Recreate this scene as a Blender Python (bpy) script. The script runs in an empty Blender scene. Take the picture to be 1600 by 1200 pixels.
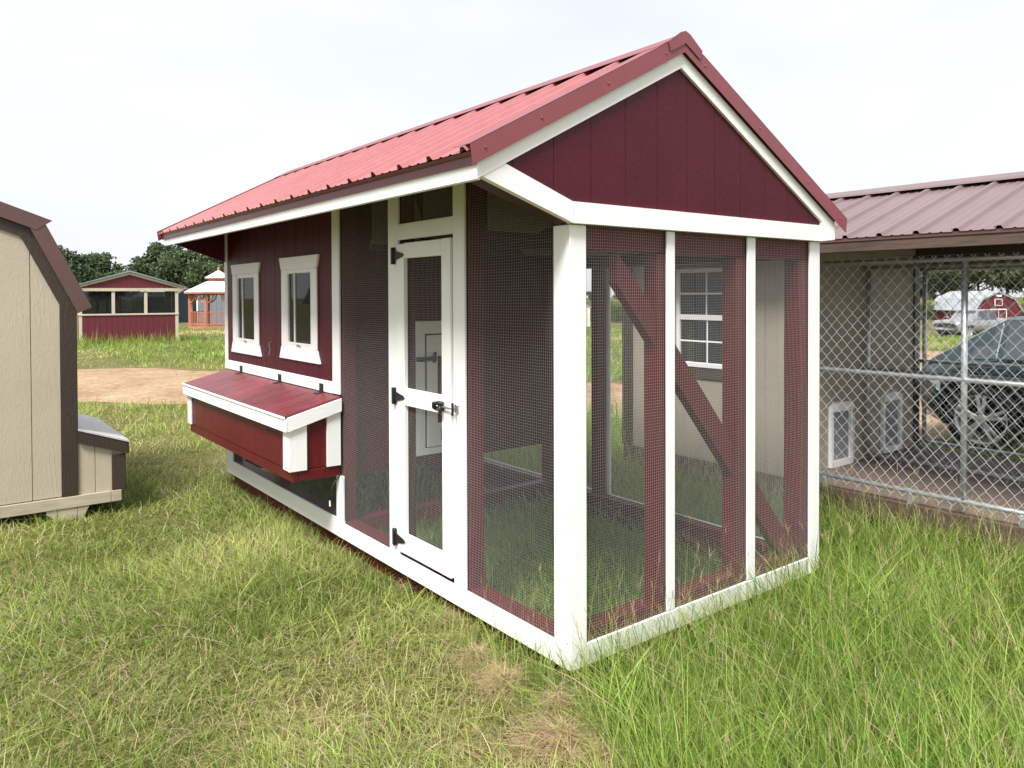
import bpy, math, random
import numpy as np
from mathutils import Vector, Matrix
random.seed(7); RNG = np.random.default_rng(11)
scene = bpy.context.scene
COL = scene.collection

# ------------------------------------------------------------------ camera
CAMP = (-2.0305, -2.2577, 1.5201); YAW, PIT, ROL = 0.9147, 0.0149, 0.0034
FPX, CYPX = 1185.3, 477.96
def cam_axes():
    f = Vector((math.cos(YAW)*math.cos(PIT), math.sin(YAW)*math.cos(PIT), -math.sin(PIT)))
    r = Vector((math.sin(YAW), -math.cos(YAW), 0)); d = f.cross(r)
    return (math.cos(ROL)*r + math.sin(ROL)*d, -math.sin(ROL)*r + math.cos(ROL)*d, f)
AR, AD, AF = cam_axes()
cd = bpy.data.cameras.new('camera'); cam = bpy.data.objects.new('camera', cd); COL.objects.link(cam)
cd.sensor_width = 36; cd.lens = FPX/1600*36; cd.shift_y = -(600-CYPX)/1600; cd.clip_start = .05; cd.clip_end = 3000
m = Matrix.Identity(4)
for i in range(3):
    m[i][0] = AR[i]; m[i][1] = -AD[i]; m[i][2] = -AF[i]; m[i][3] = CAMP[i]
cam.matrix_world = m; scene.camera = cam

# ------------------------------------------------------------------ sky and sun
SUNV = Vector((-.72, -.42, 1.15)).normalized()
w = bpy.data.worlds.new('World'); scene.world = w; w.use_nodes = True
nt = w.node_tree; nt.nodes.clear(); N = nt.nodes.new; LK = nt.links.new
sky = N('ShaderNodeTexSky'); sky.sky_type = 'NISHITA'; sky.sun_disc = False
sky.sun_elevation = math.asin(SUNV.z); sky.sun_rotation = math.atan2(SUNV.x, SUNV.y)
sky.air_density = 1.0; sky.dust_density = 3.0
tc = N('ShaderNodeTexCoord'); mp = N('ShaderNodeMapping'); mp.inputs['Scale'].default_value = (1.3, 1.3, 3.2)
nz = N('ShaderNodeTexNoise'); nz.inputs['Scale'].default_value = 1.6; nz.inputs['Detail'].default_value = 5; nz.inputs['Roughness'].default_value = .5
rp = N('ShaderNodeMapRange'); rp.inputs['From Min'].default_value = .3; rp.inputs['From Max'].default_value = .62
rp.inputs['To Min'].default_value = .78; rp.inputs['To Max'].default_value = .98
mul = N('ShaderNodeMix'); mul.data_type = 'RGBA'; mul.blend_type = 'MULTIPLY'; mul.inputs['Factor'].default_value = 1
mul.inputs[7].default_value = (.08, .08, .08, 1)
mx = N('ShaderNodeMix'); mx.data_type = 'RGBA'; mx.inputs[7].default_value = (.456, .465, .480, 1)
bg = N('ShaderNodeBackground'); bg.inputs['Strength'].default_value = 1.0
wo = N('ShaderNodeOutputWorld')
LK(tc.outputs['Generated'], mp.inputs['Vector']); LK(mp.outputs['Vector'], nz.inputs['Vector'])
LK(nz.outputs['Fac'], rp.inputs['Value']); LK(rp.outputs['Result'], mx.inputs['Factor'])
LK(sky.outputs['Color'], mul.inputs[6]); LK(mul.outputs[2], mx.inputs[6]); LK(mx.outputs[2], bg.inputs['Color']); LK(bg.outputs['Background'], wo.inputs['Surface'])
sl = bpy.data.lights.new('sun', 'SUN'); sl.energy = 2.9; sl.angle = math.radians(18); sl.color = (1, .972, .93)
so = bpy.data.objects.new('sun', sl); COL.objects.link(so); so.rotation_euler = (-SUNV).to_track_quat('-Z', 'Y').to_euler(); so.location = (-6, -6, 10)
vs = scene.view_settings; vs.view_transform = 'Standard'; vs.look = 'None'; vs.gamma = 1; vs.exposure = 1.2; vs.use_curve_mapping = False

# ------------------------------------------------------------------ helpers
def smooth(a, b, x):
    t = np.clip((x-a)/(b-a), 0, 1); return t*t*(3-2*t)
def terrain(x, y):
    x = np.asarray(x, float); y = np.asarray(y, float)
    dx, dy = x-CAMP[0], y-CAMP[1]; r = np.hypot(dx, dy)
    lat = (dx*AR.x+dy*AR.y)/(np.abs(dx*AF.x+dy*AF.y)+.5)
    k = .02+.019*smooth(-.15, .35, lat)
    z = -.10 - k*np.clip(r-25, 0, 35) - .016*np.clip(r-60, 0, 90) + 0*r
    z = z + .018*np.sin(x*1.1+.4)*np.cos(y*.9) + .012*np.sin(x*2.3-y*1.7)
    return z
def at(px, depth, z=None):                       # a point on the ground in the direction of an image column
    a = (px-800)/FPX; x = CAMP[0]+depth*(AF.x+a*AR.x); y = CAMP[1]+depth*(AF.y+a*AR.y)
    return Vector((x, y, float(terrain(x, y)) if z is None else z))
def ground_at(px, py):
    d = AR*((px-800)/FPX)+AD*((py-CYPX)/FPX)+AF
    t = (-.1-CAMP[2])/d.z
    return (CAMP[0]+t*d.x, CAMP[1]+t*d.y)

class MB:
    def __init__(s): s.v = []; s.f = []
    def add(s, vs, fs):
        b = len(s.v); s.v += [tuple(p) for p in vs]; s.f += [tuple(b+i for i in f) for f in fs]; return s
    def box(s, x0, x1, y0, y1, z0, z1, c=.003):
        if x0 > x1: x0, x1 = x1, x0
        if y0 > y1: y0, y1 = y1, y0
        if z0 > z1: z0, z1 = z1, z0
        c = min(c, (x1-x0)*.3, (y1-y0)*.3, (z1-z0)*.3)
        return s.obox(Vector(((x0+x1)/2, (y0+y1)/2, (z0+z1)/2)), Vector((1,0,0)), Vector((0,1,0)), Vector((0,0,1)), (x1-x0)/2, (y1-y0)/2, (z1-z0)/2, c)
    def obox(s, o, ux, uy, uz, a, b, h, c=.003):
        vs = []; ix = {}
        for sx in (-1,1):
            for sy in (-1,1):
                for sz in (-1,1):
                    for k in range(3):
                        p = [sx*(a-c), sy*(b-c), sz*(h-c)]; p[k] = (sx*a, sy*b, sz*h)[k]
                        ix[sx,sy,sz,k] = len(vs); vs.append(o+ux*p[0]+uy*p[1]+uz*p[2])
        fs = []
        def q(l, n):
            p = [Vector(vs[i])-o for i in l]; nn = (p[1]-p[0]).cross(p[2]-p[0])
            fs.append(tuple(l) if nn.dot(n) > 0 else tuple(reversed(l)))
        U = (ux, uy, uz)
        def key(k, sg, j, sj, l, sl_, kk):
            t = [0,0,0]; t[k] = sg; t[j] = sj; t[l] = sl_; return ix[t[0],t[1],t[2],kk]
        for k in range(3):
            j, l = (k+1)%3, (k+2)%3
            for sg in (-1,1):
                q([key(k,sg,j,a_,l,b_,k) for a_,b_ in ((-1,-1),(1,-1),(1,1),(-1,1))], U[k]*sg)
            for sj in (-1,1):
                for s2 in (-1,1):                 # chamfers along axis k
                    q([key(j,sj,l,s2,k,-1,j), key(j,sj,l,s2,k,1,j), key(j,sj,l,s2,k,1,l), key(j,sj,l,s2,k,-1,l)], U[j]*sj+U[l]*s2)
        for sx in (-1,1):
            for sy in (-1,1):
                for sz in (-1,1): q([ix[sx,sy,sz,0], ix[sx,sy,sz,1], ix[sx,sy,sz,2]], ux*sx+uy*sy+uz*sz)
        return s.add(vs, fs)
    def bar(s, p0, p1, wd, ht, up=(0,0,1), c=.003):
        p0 = Vector(p0); p1 = Vector(p1); u = (p1-p0); L = u.length; u /= L
        side = Vector(up).cross(u).normalized(); upv = u.cross(side)
        return s.obox((p0+p1)/2, u, side, upv, L/2, wd/2, ht/2, c)
    def prism(s, pts, axis, a0, a1):               # polygon (2 coords left after dropping axis) extruded along axis
        n = len(pts); vs = []
        for a in (a0, a1):
            for p in pts:
                q = list(p); q.insert(axis, a); vs.append(q)
        ar = sum(pts[i][0]*pts[(i+1)%n][1]-pts[(i+1)%n][0]*pts[i][1] for i in range(n))
        if axis == 1: ar = -ar
        fl = (ar > 0) != (a1 > a0)
        fs = [tuple(range(n-1,-1,-1)), tuple(range(n, 2*n))]+[(i,(i+1)%n,n+(i+1)%n,n+i) for i in range(n)]
        if fl: fs = [tuple(reversed(f)) for f in fs]
        return s.add(vs, fs)
    def tube(s, pts, r, n=8, cap=True):
        pts = [Vector(p) for p in pts]; rs = r if isinstance(r, (list, tuple)) else [r]*len(pts)
        vs = []; fs = []; side = None
        for i, p in enumerate(pts):
            t = (pts[min(i+1, len(pts)-1)]-pts[max(i-1, 0)]).normalized()
            if side is None: side = t.orthogonal().normalized()
            else:
                side = side-t*side.dot(t); side = side.normalized() if side.length > 1e-6 else t.orthogonal().normalized()
            b = t.cross(side)
            for k in range(n):
                a = 2*math.pi*k/n; vs.append(p+(side*math.cos(a)+b*math.sin(a))*rs[i])
        for i in range(len(pts)-1):
            for k in range(n): fs.append((i*n+k, i*n+(k+1)%n, (i+1)*n+(k+1)%n, (i+1)*n+k))
        if cap: fs += [tuple(range(n-1,-1,-1)), tuple((len(pts)-1)*n+k for k in range(n))]
        return s.add(vs, fs)
    def lathe(s, prof, o, ax, n=20):               # prof: (radius, along)
        o = Vector(o); ax = Vector(ax).normalized(); u = ax.orthogonal().normalized(); v = ax.cross(u); vs = []; fs = []
        for r, h in prof:
            for k in range(n):
                a = 2*math.pi*k/n; vs.append(o+ax*h+(u*math.cos(a)+v*math.sin(a))*r)
        for i in range(len(prof)-1):
            for k in range(n): fs.append((i*n+k, i*n+(k+1)%n, (i+1)*n+(k+1)%n, (i+1)*n+k))
        return s.add(vs, fs)

def thing(name, loc, label, cat, group=None, rz=0):
    o = bpy.data.objects.new(name, None); COL.objects.link(o); o.location = loc; o.rotation_euler = (0,0,rz); o.empty_display_size = .2
    o['label'] = label; o['category'] = cat
    if group: o['group'] = group
    return o
def link(name, me, parent):
    o = bpy.data.objects.new(name, me); COL.objects.link(o)
    if parent is not None: o.parent = parent
    return o
def root_off(parent):
    o = parent
    while o.parent is not None: o = o.parent
    return o.location if o.rotation_euler.z == 0 else Vector((0,0,0))
def part(name, mb, mat, parent=None, label=None, kind=None, sm=False):
    me = bpy.data.meshes.new(name); vs = mb.v
    if parent is not None:
        off = root_off(parent)
        if off.length > 0: vs = [(p[0]-off[0], p[1]-off[1], p[2]-off[2]) for p in vs]
    me.from_pydata([tuple(p) for p in vs], [], mb.f); me.materials.append(mat)
    if sm: me.polygons.foreach_set('use_smooth', [True]*len(me.polygons))
    o = link(name, me, parent)
    if label: o['label'] = label
    if kind: o['kind'] = kind
    return o
def copy_tree(o, parent=None):
    c = o.copy(); COL.objects.link(c); c.parent = parent
    for ch in list(o.children): copy_tree(ch, c)
    return c
def B(*a, **k): return MB().box(*a, **k)

# ------------------------------------------------------------------ materials
def ramp(nt, fac, stops):
    r = nt.nodes.new('ShaderNodeValToRGB'); e = r.color_ramp.elements
    while len(e) < len(stops): e.new(.5)
    for i, (p, c) in enumerate(stops): e[i].position = p; e[i].color = (*c, 1)
    nt.links.new(fac, r.inputs['Fac']); return r.outputs['Color']
def noise(nt, vec, scale, detail=4, rough=.55, stretch=None):
    if stretch:
        mp = nt.nodes.new('ShaderNodeMapping'); mp.inputs['Scale'].default_value = stretch; nt.links.new(vec, mp.inputs['Vector']); vec = mp.outputs['Vector']
    n = nt.nodes.new('ShaderNodeTexNoise'); n.inputs['Scale'].default_value = scale; n.inputs['Detail'].default_value = detail; n.inputs['Roughness'].default_value = rough
    nt.links.new(vec, n.inputs['Vector']); return n.outputs['Fac']
def base(name):
    m = bpy.data.materials.new(name); m.use_nodes = True; t = m.node_tree
    return m, t, t.nodes['Principled BSDF'], t.nodes.new('ShaderNodeTexCoord').outputs['Object']
def bump(t, fac, bs, strength, dist):
    b = t.nodes.new('ShaderNodeBump'); b.inputs['Strength'].default_value = strength; b.inputs['Distance'].default_value = dist
    t.links.new(fac, b.inputs['Height']); t.links.new(b.outputs['Normal'], bs.inputs['Normal'])
def c2(c, k): return tuple(min(1, v*k) for v in c)
def paint(name, col, grain='z', rough=.5, depth=.0018, var=.16, dirt=0, gs=60, spec=.5):
    """painted rough-sawn wood: grain along one axis, slightly uneven coat"""
    m, t, b, oc = base(name)
    st = {'x': (.06,1,1), 'y': (1,.06,1), 'z': (1,1,.06)}[grain]
    g = noise(t, oc, gs, 5, .62, st); g2 = noise(t, oc, 2.2, 4, .6)
    c = ramp(t, g2, [(.3, c2(col, 1-var)), (.7, c2(col, 1+var*.6))])
    g3 = noise(t, oc, gs*1.6, 3, .6, st)
    mxn = t.nodes.new('ShaderNodeMix'); mxn.data_type = 'RGBA'; mxn.blend_type = 'MULTIPLY'; mxn.inputs['Factor'].default_value = 1
    t.links.new(c, mxn.inputs[6]); t.links.new(ramp(t, g3, [(.32, (1-var*1.3,)*3), (.55, (1,)*3)]), mxn.inputs[7]); out = mxn.outputs[2]
    if dirt:
        dm = t.nodes.new('ShaderNodeMix'); dm.data_type = 'RGBA'; dm.inputs[7].default_value = (.22,.17,.11,1)
        dn = noise(t, oc, 7, 6, .7); r = t.nodes.new('ShaderNodeMapRange'); r.inputs['From Min'].default_value = .56; r.inputs['From Max'].default_value = .8; r.inputs['To Max'].default_value = dirt
        t.links.new(dn, r.inputs['Value']); t.links.new(r.outputs['Result'], dm.inputs['Factor']); t.links.new(out, dm.inputs[6]); out = dm.outputs[2]
    t.links.new(out, b.inputs['Base Color']); b.inputs['Roughness'].default_value = rough; b.inputs['Specular IOR Level'].default_value = spec
    bump(t, g, b, .6, depth); return m
def emboss(name, col, rough=.45, var=.12, spec=.5, gs=62, bd=.0045):
    """embossed wood-grain siding: wavy ridges running up the board"""
    m, t, b, oc = base(name)
    wv = t.nodes.new('ShaderNodeTexWave'); wv.wave_type = 'BANDS'; wv.bands_direction = 'DIAGONAL'
    mp = t.nodes.new('ShaderNodeMapping'); mp.inputs['Scale'].default_value = (9, 9, 1.1); t.links.new(oc, mp.inputs['Vector']); t.links.new(mp.outputs['Vector'], wv.inputs['Vector'])
    wv.inputs['Scale'].default_value = 1.3; wv.inputs['Distortion'].default_value = 14; wv.inputs['Detail'].default_value = 4; wv.inputs['Detail Scale'].default_value = 1.6
    g = noise(t, oc, gs, 6, .72, (1,1,.42)); g2 = noise(t, oc, 1.7, 4, .6); gm = noise(t, oc, 5, 3, .6, (1,1,.35))
    mr = t.nodes.new('ShaderNodeMapRange'); mr.inputs['From Min'].default_value = .45; mr.inputs['From Max'].default_value = .68; mr.inputs['To Max'].default_value = .3; t.links.new(gm, mr.inputs['Value'])
    a = t.nodes.new('ShaderNodeMath'); a.operation = 'MULTIPLY_ADD'; t.links.new(wv.outputs['Fac'], a.inputs[0]); t.links.new(mr.outputs['Result'], a.inputs[1]); t.links.new(g, a.inputs[2])
    t.links.new(ramp(t, g2, [(.3, c2(col, 1-var)), (.7, c2(col, 1+var))]), b.inputs['Base Color'])
    b.inputs['Roughness'].default_value = rough; b.inputs['Specular IOR Level'].default_value = spec; bump(t, a.outputs[0], b, 1.0, bd); return m
def metal_paint(name, col, rough=.35, var=.07, metallic=0, dirt=.1):
    m, t, b, oc = base(name); g = noise(t, oc, 1.4, 5, .6); g2 = noise(t, oc, 14, 5, .7)
    mxn = t.nodes.new('ShaderNodeMix'); mxn.data_type = 'RGBA'; mxn.blend_type = 'MULTIPLY'; mxn.inputs['Factor'].default_value = 1
    t.links.new(ramp(t, g, [(.3, c2(col, 1-var)), (.7, c2(col, 1+var))]), mxn.inputs[6]); t.links.new(ramp(t, g2, [(.3, (1-dirt,)*3), (.6, (1,)*3)]), mxn.inputs[7])
    t.links.new(mxn.outputs[2], b.inputs['Base Color']); b.inputs['Metallic'].default_value = metallic
    r = t.nodes.new('ShaderNodeMapRange'); r.inputs['To Min'].default_value = rough*.8; r.inputs['To Max'].default_value = rough*1.3; t.links.new(g2, r.inputs['Value']); t.links.new(r.outputs['Result'], b.inputs['Roughness'])
    bump(t, noise(t, oc, 3.5, 2, .5), b, .12, .01); return m
def glass(name, tint=(.03,.035,.04), mixf=.55):
    m = bpy.data.materials.new(name); m.use_nodes = True; t = m.node_tree; b = t.nodes['Principled BSDF']
    b.inputs['Base Color'].default_value = (*tint, 1); b.inputs['Roughness'].default_value = .03
    tr = t.nodes.new('ShaderNodeBsdfTransparent'); tr.inputs['Color'].default_value = (.85,.9,.88,1); mxs = t.nodes.new('ShaderNodeMixShader'); mxs.inputs[0].default_value = mixf
    t.links.new(b.outputs[0], mxs.inputs[1]); t.links.new(tr.outputs[0], mxs.inputs[2]); t.links.new(mxs.outputs[0], t.nodes['Material Output'].inputs['Surface']); return m

RED = (.074, .0066, .0150)
M = {}
M['red_board'] = emboss('red_embossed_siding', RED, .48, .14, .26)
M['red_z'] = paint('red_framing_upright', (.10,.010,.013), 'z', .5, spec=.3); M['red_y'] = paint('red_framing_long', (.10,.010,.013), 'y', .5, spec=.3); M['red_x'] = paint('red_framing_cross', (.10,.010,.013), 'x', .5, spec=.3)
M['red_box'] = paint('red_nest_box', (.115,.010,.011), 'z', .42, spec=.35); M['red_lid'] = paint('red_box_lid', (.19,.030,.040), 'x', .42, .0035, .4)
M['white_z'] = paint('white_trim_upright', (.87,.87,.865), 'z', .5, .0016, .025, .05); M['white_y'] = paint('white_trim_long', (.87,.87,.865), 'y', .5, .0016, .025, .05); M['white_x'] = paint('white_trim_cross', (.87,.87,.865), 'x', .5, .0016, .025, .05)
M['roof'] = metal_paint('red_ribbed_metal', (.36,.128,.134), .36); M['rtrim'] = metal_paint('red_metal_trim', (.235,.055,.066), .38)
M['eave_metal'] = metal_paint('red_eave_trim', (.16,.02,.026), .3)
M['wire'] = metal_paint('galvanised_wire', (.45,.45,.45), .5, metallic=.25); M['galv'] = metal_paint('galvanised_pipe', (.55,.58,.60), .38, metallic=.7)
M['chain'] = metal_paint('chain_link_wire', (.66,.68,.68), .42, metallic=.35)
M['black'] = metal_paint('black_hardware', (.012,.013,.014), .45); M['steel'] = metal_paint('bright_steel', (.5,.5,.5), .3, metallic=.9)
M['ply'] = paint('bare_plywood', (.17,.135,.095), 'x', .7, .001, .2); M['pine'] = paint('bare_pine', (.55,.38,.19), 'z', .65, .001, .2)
M['raft'] = paint('dark_red_rafter', (.05,.009,.012), 'x', .6); M['deckply'] = paint('roof_underside_shade_tone', (.045,.036,.030), 'y', .8, .001, .25)  # roof interior wood darkened in base colour to stand in for interior shade
M['glass'] = glass('window_glass'); M['vinyl'] = metal_paint('white_vinyl', (.80,.80,.80), .35, .02, dirt=.03)
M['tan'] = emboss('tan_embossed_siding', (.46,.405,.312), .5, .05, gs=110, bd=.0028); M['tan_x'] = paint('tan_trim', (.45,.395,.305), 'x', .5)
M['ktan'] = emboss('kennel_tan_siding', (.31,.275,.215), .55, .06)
M['brown'] = emboss('brown_trim', (.042,.029,.023), .45, .1); M['brown_metal'] = metal_paint('brown_metal_trim', (.115,.062,.058), .4)
M['kroof'] = metal_paint('kennel_brown_metal', (.178,.124,.126), .38); M['kwood'] = paint('kennel_brown_board', (.10,.065,.05), 'y', .6, .002, .3)
M['deck'] = paint('kennel_deck_board', (.17,.125,.10), 'y', .7, .002, .3)
M['greylid'] = paint('weathered_grey_lid', (.60,.59,.60), 'y', .45, .002, .18)
M['flap'] = metal_paint('grey_vinyl_flap', (.25,.26,.28), .35)
M['screen'] = glass('insect_screen', (.02,.02,.022), .5)

# ------------------------------------------------------------------ ground, road
def grid_ground():
    rs = [0]; d = .35
    while rs[-1] < 900: rs.append(rs[-1]+d); d *= 1.075
    rs = np.array(rs); na = 144; vs = [(CAMP[0], CAMP[1], float(terrain(CAMP[0], CAMP[1])))]; fs = []
    for r in rs[1:]:
        a = np.arange(na)*2*math.pi/na; x = CAMP[0]+r*np.cos(a); y = CAMP[1]+r*np.sin(a); z = terrain(x, y)
        vs += list(zip(x.tolist(), y.tolist(), z.tolist()))
    for k in range(na): fs.append((0, 1+k, 1+(k+1)%na))
    for i in range(len(rs)-2):
        o = 1+i*na
        for k in range(na): fs.append((o+k, o+na+k, o+na+(k+1)%na, o+(k+1)%na))
    b = MB(); b.v = vs; b.f = fs; return b
def ground_mat():
    m, t, b, oc = base('turf_and_soil')
    n1 = noise(t, oc, .35, 6, .65); n2 = noise(t, oc, 6, 6, .7); n3 = noise(t, oc, 40, 4, .7)
    c = ramp(t, n1, [(.32, (.19,.21,.06)), (.46, (.27,.27,.09)), (.58, (.36,.31,.14)), (.7, (.48,.35,.20))])
    mm = t.nodes.new('ShaderNodeMix'); mm.data_type = 'RGBA'; mm.blend_type = 'MULTIPLY'; mm.inputs['Factor'].default_value = 1
    t.links.new(c, mm.inputs[6]); t.links.new(ramp(t, n2, [(.3, (.45,.45,.4)), (.7, (1,1,1))]), mm.inputs[7])
    m2 = t.nodes.new('ShaderNodeMix'); m2.data_type = 'RGBA'; m2.blend_type = 'MULTIPLY'; m2.inputs['Factor'].default_value = 1
    t.links.new(mm.outputs[2], m2.inputs[6]); t.links.new(ramp(t, n3, [(.36, (.28,.27,.25)), (.68, (1,1,1))]), m2.inputs[7])
    t.links.new(m2.outputs[2], b.inputs['Base Color']); b.inputs['Roughness'].default_value = .95; b.inputs['Specular IOR Level'].default_value = .1
    bump(t, n2, b, .8, .06); return m
g = part('ground', grid_ground(), ground_mat()); g['kind'] = 'structure'; g.data.polygons.foreach_set('use_smooth', [True]*len(g.data.polygons))
def vnoise(x, y, seed, sc=1.0):
    r = np.random.default_rng(seed).random((257, 257)); x = np.asarray(x)*sc+1000.3; y = np.asarray(y)*sc+1000.7
    xi = np.floor(x).astype(int); yi = np.floor(y).astype(int); fx = x-xi; fy = y-yi; fx = fx*fx*(3-2*fx); fy = fy*fy*(3-2*fy)
    g = lambda a, b: r[a % 257, b % 257]
    return (g(xi,yi)*(1-fx)+g(xi+1,yi)*fx)*(1-fy)+(g(xi,yi+1)*(1-fx)+g(xi+1,yi+1)*fx)*fy
ROADN = [(-14, 19.5), (-6, 14.6), (.57, 9.9), (2.7, 7.3), (4.9, 5.0), (5.8, 3.1), (5.9, .4), (5.9, -3), (6.0, -9)]
ROADF = [(-14, 27.5), (-5, 22.5), (1.98, 16.1), (5.0, 11.4), (7.8, 8.0), (11.1, 7.0), (20.5, 8.2), (24, 0), (26, -9)]
ROAD2 = [(at(180, 37), at(180, 43)), (at(260, 38), at(260, 44)), (at(330, 38.5), at(330, 45)), (at(420, 38), at(420, 45)), (at(560, 35), at(560, 42)), (at(760, 32), at(760, 37)), (at(960, 29), at(960, 32)), (at(1150, 27), at(1150, 30.5)), (at(1430, 24.5), at(1430, 29)), (at(1750, 22), at(1750, 27))]
def spl(pts, t):
    n = len(pts)-1; f = t*n; i = min(int(f), n-1); u = f-i
    P = [Vector(pts[max(0, min(n, i+k))][:2]) for k in (-1,0,1,2)]
    return .5*((2*P[1])+(P[2]-P[0])*u+(2*P[0]-5*P[1]+4*P[2]-P[3])*u*u+(3*P[1]-P[0]-3*P[2]+P[3])*u**3)
def road(name, near, far, mat, na=220, nb=14, wob=.35):
    b = MB(); fs = []
    for i in range(na+1):
        t = i/na; a = spl(near, t); c = spl(far, t); u = (c-a).normalized(); Wd = (c-a).length
        w0 = (float(vnoise(t*60, 3.1, 5))-.5)*wob*2+(float(vnoise(t*190, 9.1, 8))-.5)*wob; w1 = (float(vnoise(t*55, 33.1, 6))-.5)*wob*2+(float(vnoise(t*170, 19.1, 9))-.5)*wob
        a = a+u*w0; c = c+u*w1
        for k in range(nb+1):
            s = k/nb; p = a.lerp(c, s)
            rut = -.02*(math.exp(-((s-.3)/.08)**2)+math.exp(-((s-.68)/.08)**2))
            zz = float(terrain(p.x, p.y))-.02+.056*min(1, min(s, 1-s)*7)+.02*(vnoise(p.x, p.y, 21, 1.5)-.5)*(min(s, 1-s)*4 if min(s, 1-s) < .25 else 1)+rut*.5
            b.v.append((p.x, p.y, float(zz)))
    for i in range(na):
        for k in range(nb): o = i*(nb+1)+k; b.f.append((o, o+nb+1, o+nb+2, o+1))
    o = part(name, b, mat, sm=True); o['kind'] = 'structure'; return o
def dirt_mat():
    m, t, b, oc = base('sandy_dirt'); n1 = noise(t, oc, .7, 6, .65); n2 = noise(t, oc, 9, 6, .75); n3 = noise(t, oc, 60, 3, .7)
    c = ramp(t, n1, [(.3, (.31,.172,.088)), (.5, (.42,.285,.168)), (.7, (.485,.365,.235))])
    mm = t.nodes.new('ShaderNodeMix'); mm.data_type = 'RGBA'; mm.blend_type = 'MULTIPLY'; mm.inputs['Factor'].default_value = 1
    t.links.new(c, mm.inputs[6]); t.links.new(ramp(t, n2, [(.30, (.5,.46,.43)), (.58, (1,1,1))]), mm.inputs[7])
    m2 = t.nodes.new('ShaderNodeMix'); m2.data_type = 'RGBA'; m2.blend_type = 'MULTIPLY'; m2.inputs['Factor'].default_value = 1
    t.links.new(mm.outputs[2], m2.inputs[6]); t.links.new(ramp(t, n3, [(.3, (.75,.75,.75)), (.6, (1,1,1))]), m2.inputs[7])
    t.links.new(m2.outputs[2], b.inputs['Base Color']); b.inputs['Roughness'].default_value = .95; bump(t, n2, b, .7, .04); return m
DIRT = dirt_mat()
road('dirt_road', ROADN, ROADF, DIRT)
road('dirt_track', [a for a, c in ROAD2], [c for a, c in ROAD2], DIRT, 120, 6, .8)

# ------------------------------------------------------------------ red chicken coop
LEN, WID = 4.45, 1.83; RX, RT, SL = .64, 2.66, .536
def rz_(x, top=RT): return top-SL*abs(x-RX)
coop = thing('chicken_coop', (0,0,0), 'dark red chicken coop with white trim, wire mesh run and red metal roof', 'coop')
def weave(to3, u0, u1, v0, v1, name, parent, t, p):
    """welded wire cloth between two spans, a little wavy as stapled cloth is"""
    ph = u0*3.1+v1*1.7
    def pos(u, v, lift):
        e = min(1, min(u-u0, u1-u, v-v0, v1-v)*6+.15)
        return to3(u+.0022*math.sin(v*5.3+u*2.1+ph)*e, v+.0025*math.sin(u*6.1-v*1.9+ph)*e, lift-.0035*e*math.sin(u*4.7+ph)*math.sin(v*3.9+1.2*ph))
    b = MB(); tt = t
    def wire(pts, ax):
        vs = []; fs = []
        for q in pts:
            for du, dl in ((-1,-1),(1,-1),(1,1),(-1,1)): vs.append(to3_add(q, du*tt if ax else 0, 0 if ax else du*tt, dl*tt))
        for i in range(len(pts)-1):
            for k in range(4): fs.append((i*4+k, i*4+(k+1)%4, i*4+4+(k+1)%4, i*4+4+k))
        b.add(vs, fs)
    o = to3(0,0,0); eu = Vector(to3(1,0,0))-Vector(o); ev = Vector(to3(0,1,0))-Vector(o); el = Vector(to3(0,0,1))-Vector(o)
    def to3_add(q, du, dv, dl): return Vector(q)+eu*du+ev*dv+el*dl
    nv = max(2, int((v1-v0)/.16)); nu = max(2, int((u1-u0)/.16)); u = u0
    while u <= u1: wire([pos(u, v0+(v1-v0)*i/nv, 0) for i in range(nv+1)], True); u += p
    v = v0
    while v <= v1: wire([pos(u0+(u1-u0)*i/nu, v, -1.6*t) for i in range(nu+1)], False); v += p
    return part(name, b, M['wire'], parent, kind='stuff')
def wires_x(x, y0, y1, z0, z1, name='wire_mesh', parent=coop, t=.00028, p=.0127): return weave(lambda u, v, l: (x+l, u, v), y0, y1, z0, z1, name, parent, t, p)
def wires_y(y, x0, x1, z0, z1, name='wire_mesh', parent=coop, t=.00028, p=.0127): return weave(lambda u, v, l: (u, y+l, v), x0, x1, z0, z1, name, parent, t, p)
P = lambda n, b, mt, par=None, **k: part(n, b, M[mt], par or coop, **k)
# skids and sills
for x in (.06, 1.68): P('skid', B(x, x+.09, .03, LEN-.03, -.16, -.002), 'red_y')
P('sill', B(.022, .115, .115, LEN-.10, .002, .10), 'red_y'); P('sill', B(WID-.11, WID-.02, .115, LEN-.10, .002, .09), 'red_y')
P('sill', B(.022, WID-.022, .022, .112, .002, .135), 'red_x'); P('sill', B(.118, WID-.113, 2.16, 2.25, .002, .09), 'red_x'); P('sill', B(.022, WID-.022, LEN-.10, LEN-.02, .002, .10), 'red_x')
# end wall (facing the camera, y = 0): studs, brace, header
for a, c in ((.022,.112), (.545,.655), (1.115,1.265), (1.67,1.808)): P('stud', B(a, c, .022, .108, .137, 1.70), 'red_z')
P('header', B(.022, 1.808, .022, .112, 1.703, 1.83), 'red_x')
def brace(a, c, z0=1.70, z1=.19, xa=.327, xb=1.617):
    f = lambda x: z0+(z1-z0)*(x-xa)/(xb-xa)
    return MB().prism([(a, f(a)-.165), (c, f(c)-.165), (c, f(c)), (a, min(f(a), 1.70))], 1, .035, .085)
for a, c in ((.30,.544), (.656,1.114), (1.266,1.66)):
    P('brace', brace(a, c), 'red_z')
wires_y(.017, .07, 1.77, .07, 1.815)
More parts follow.
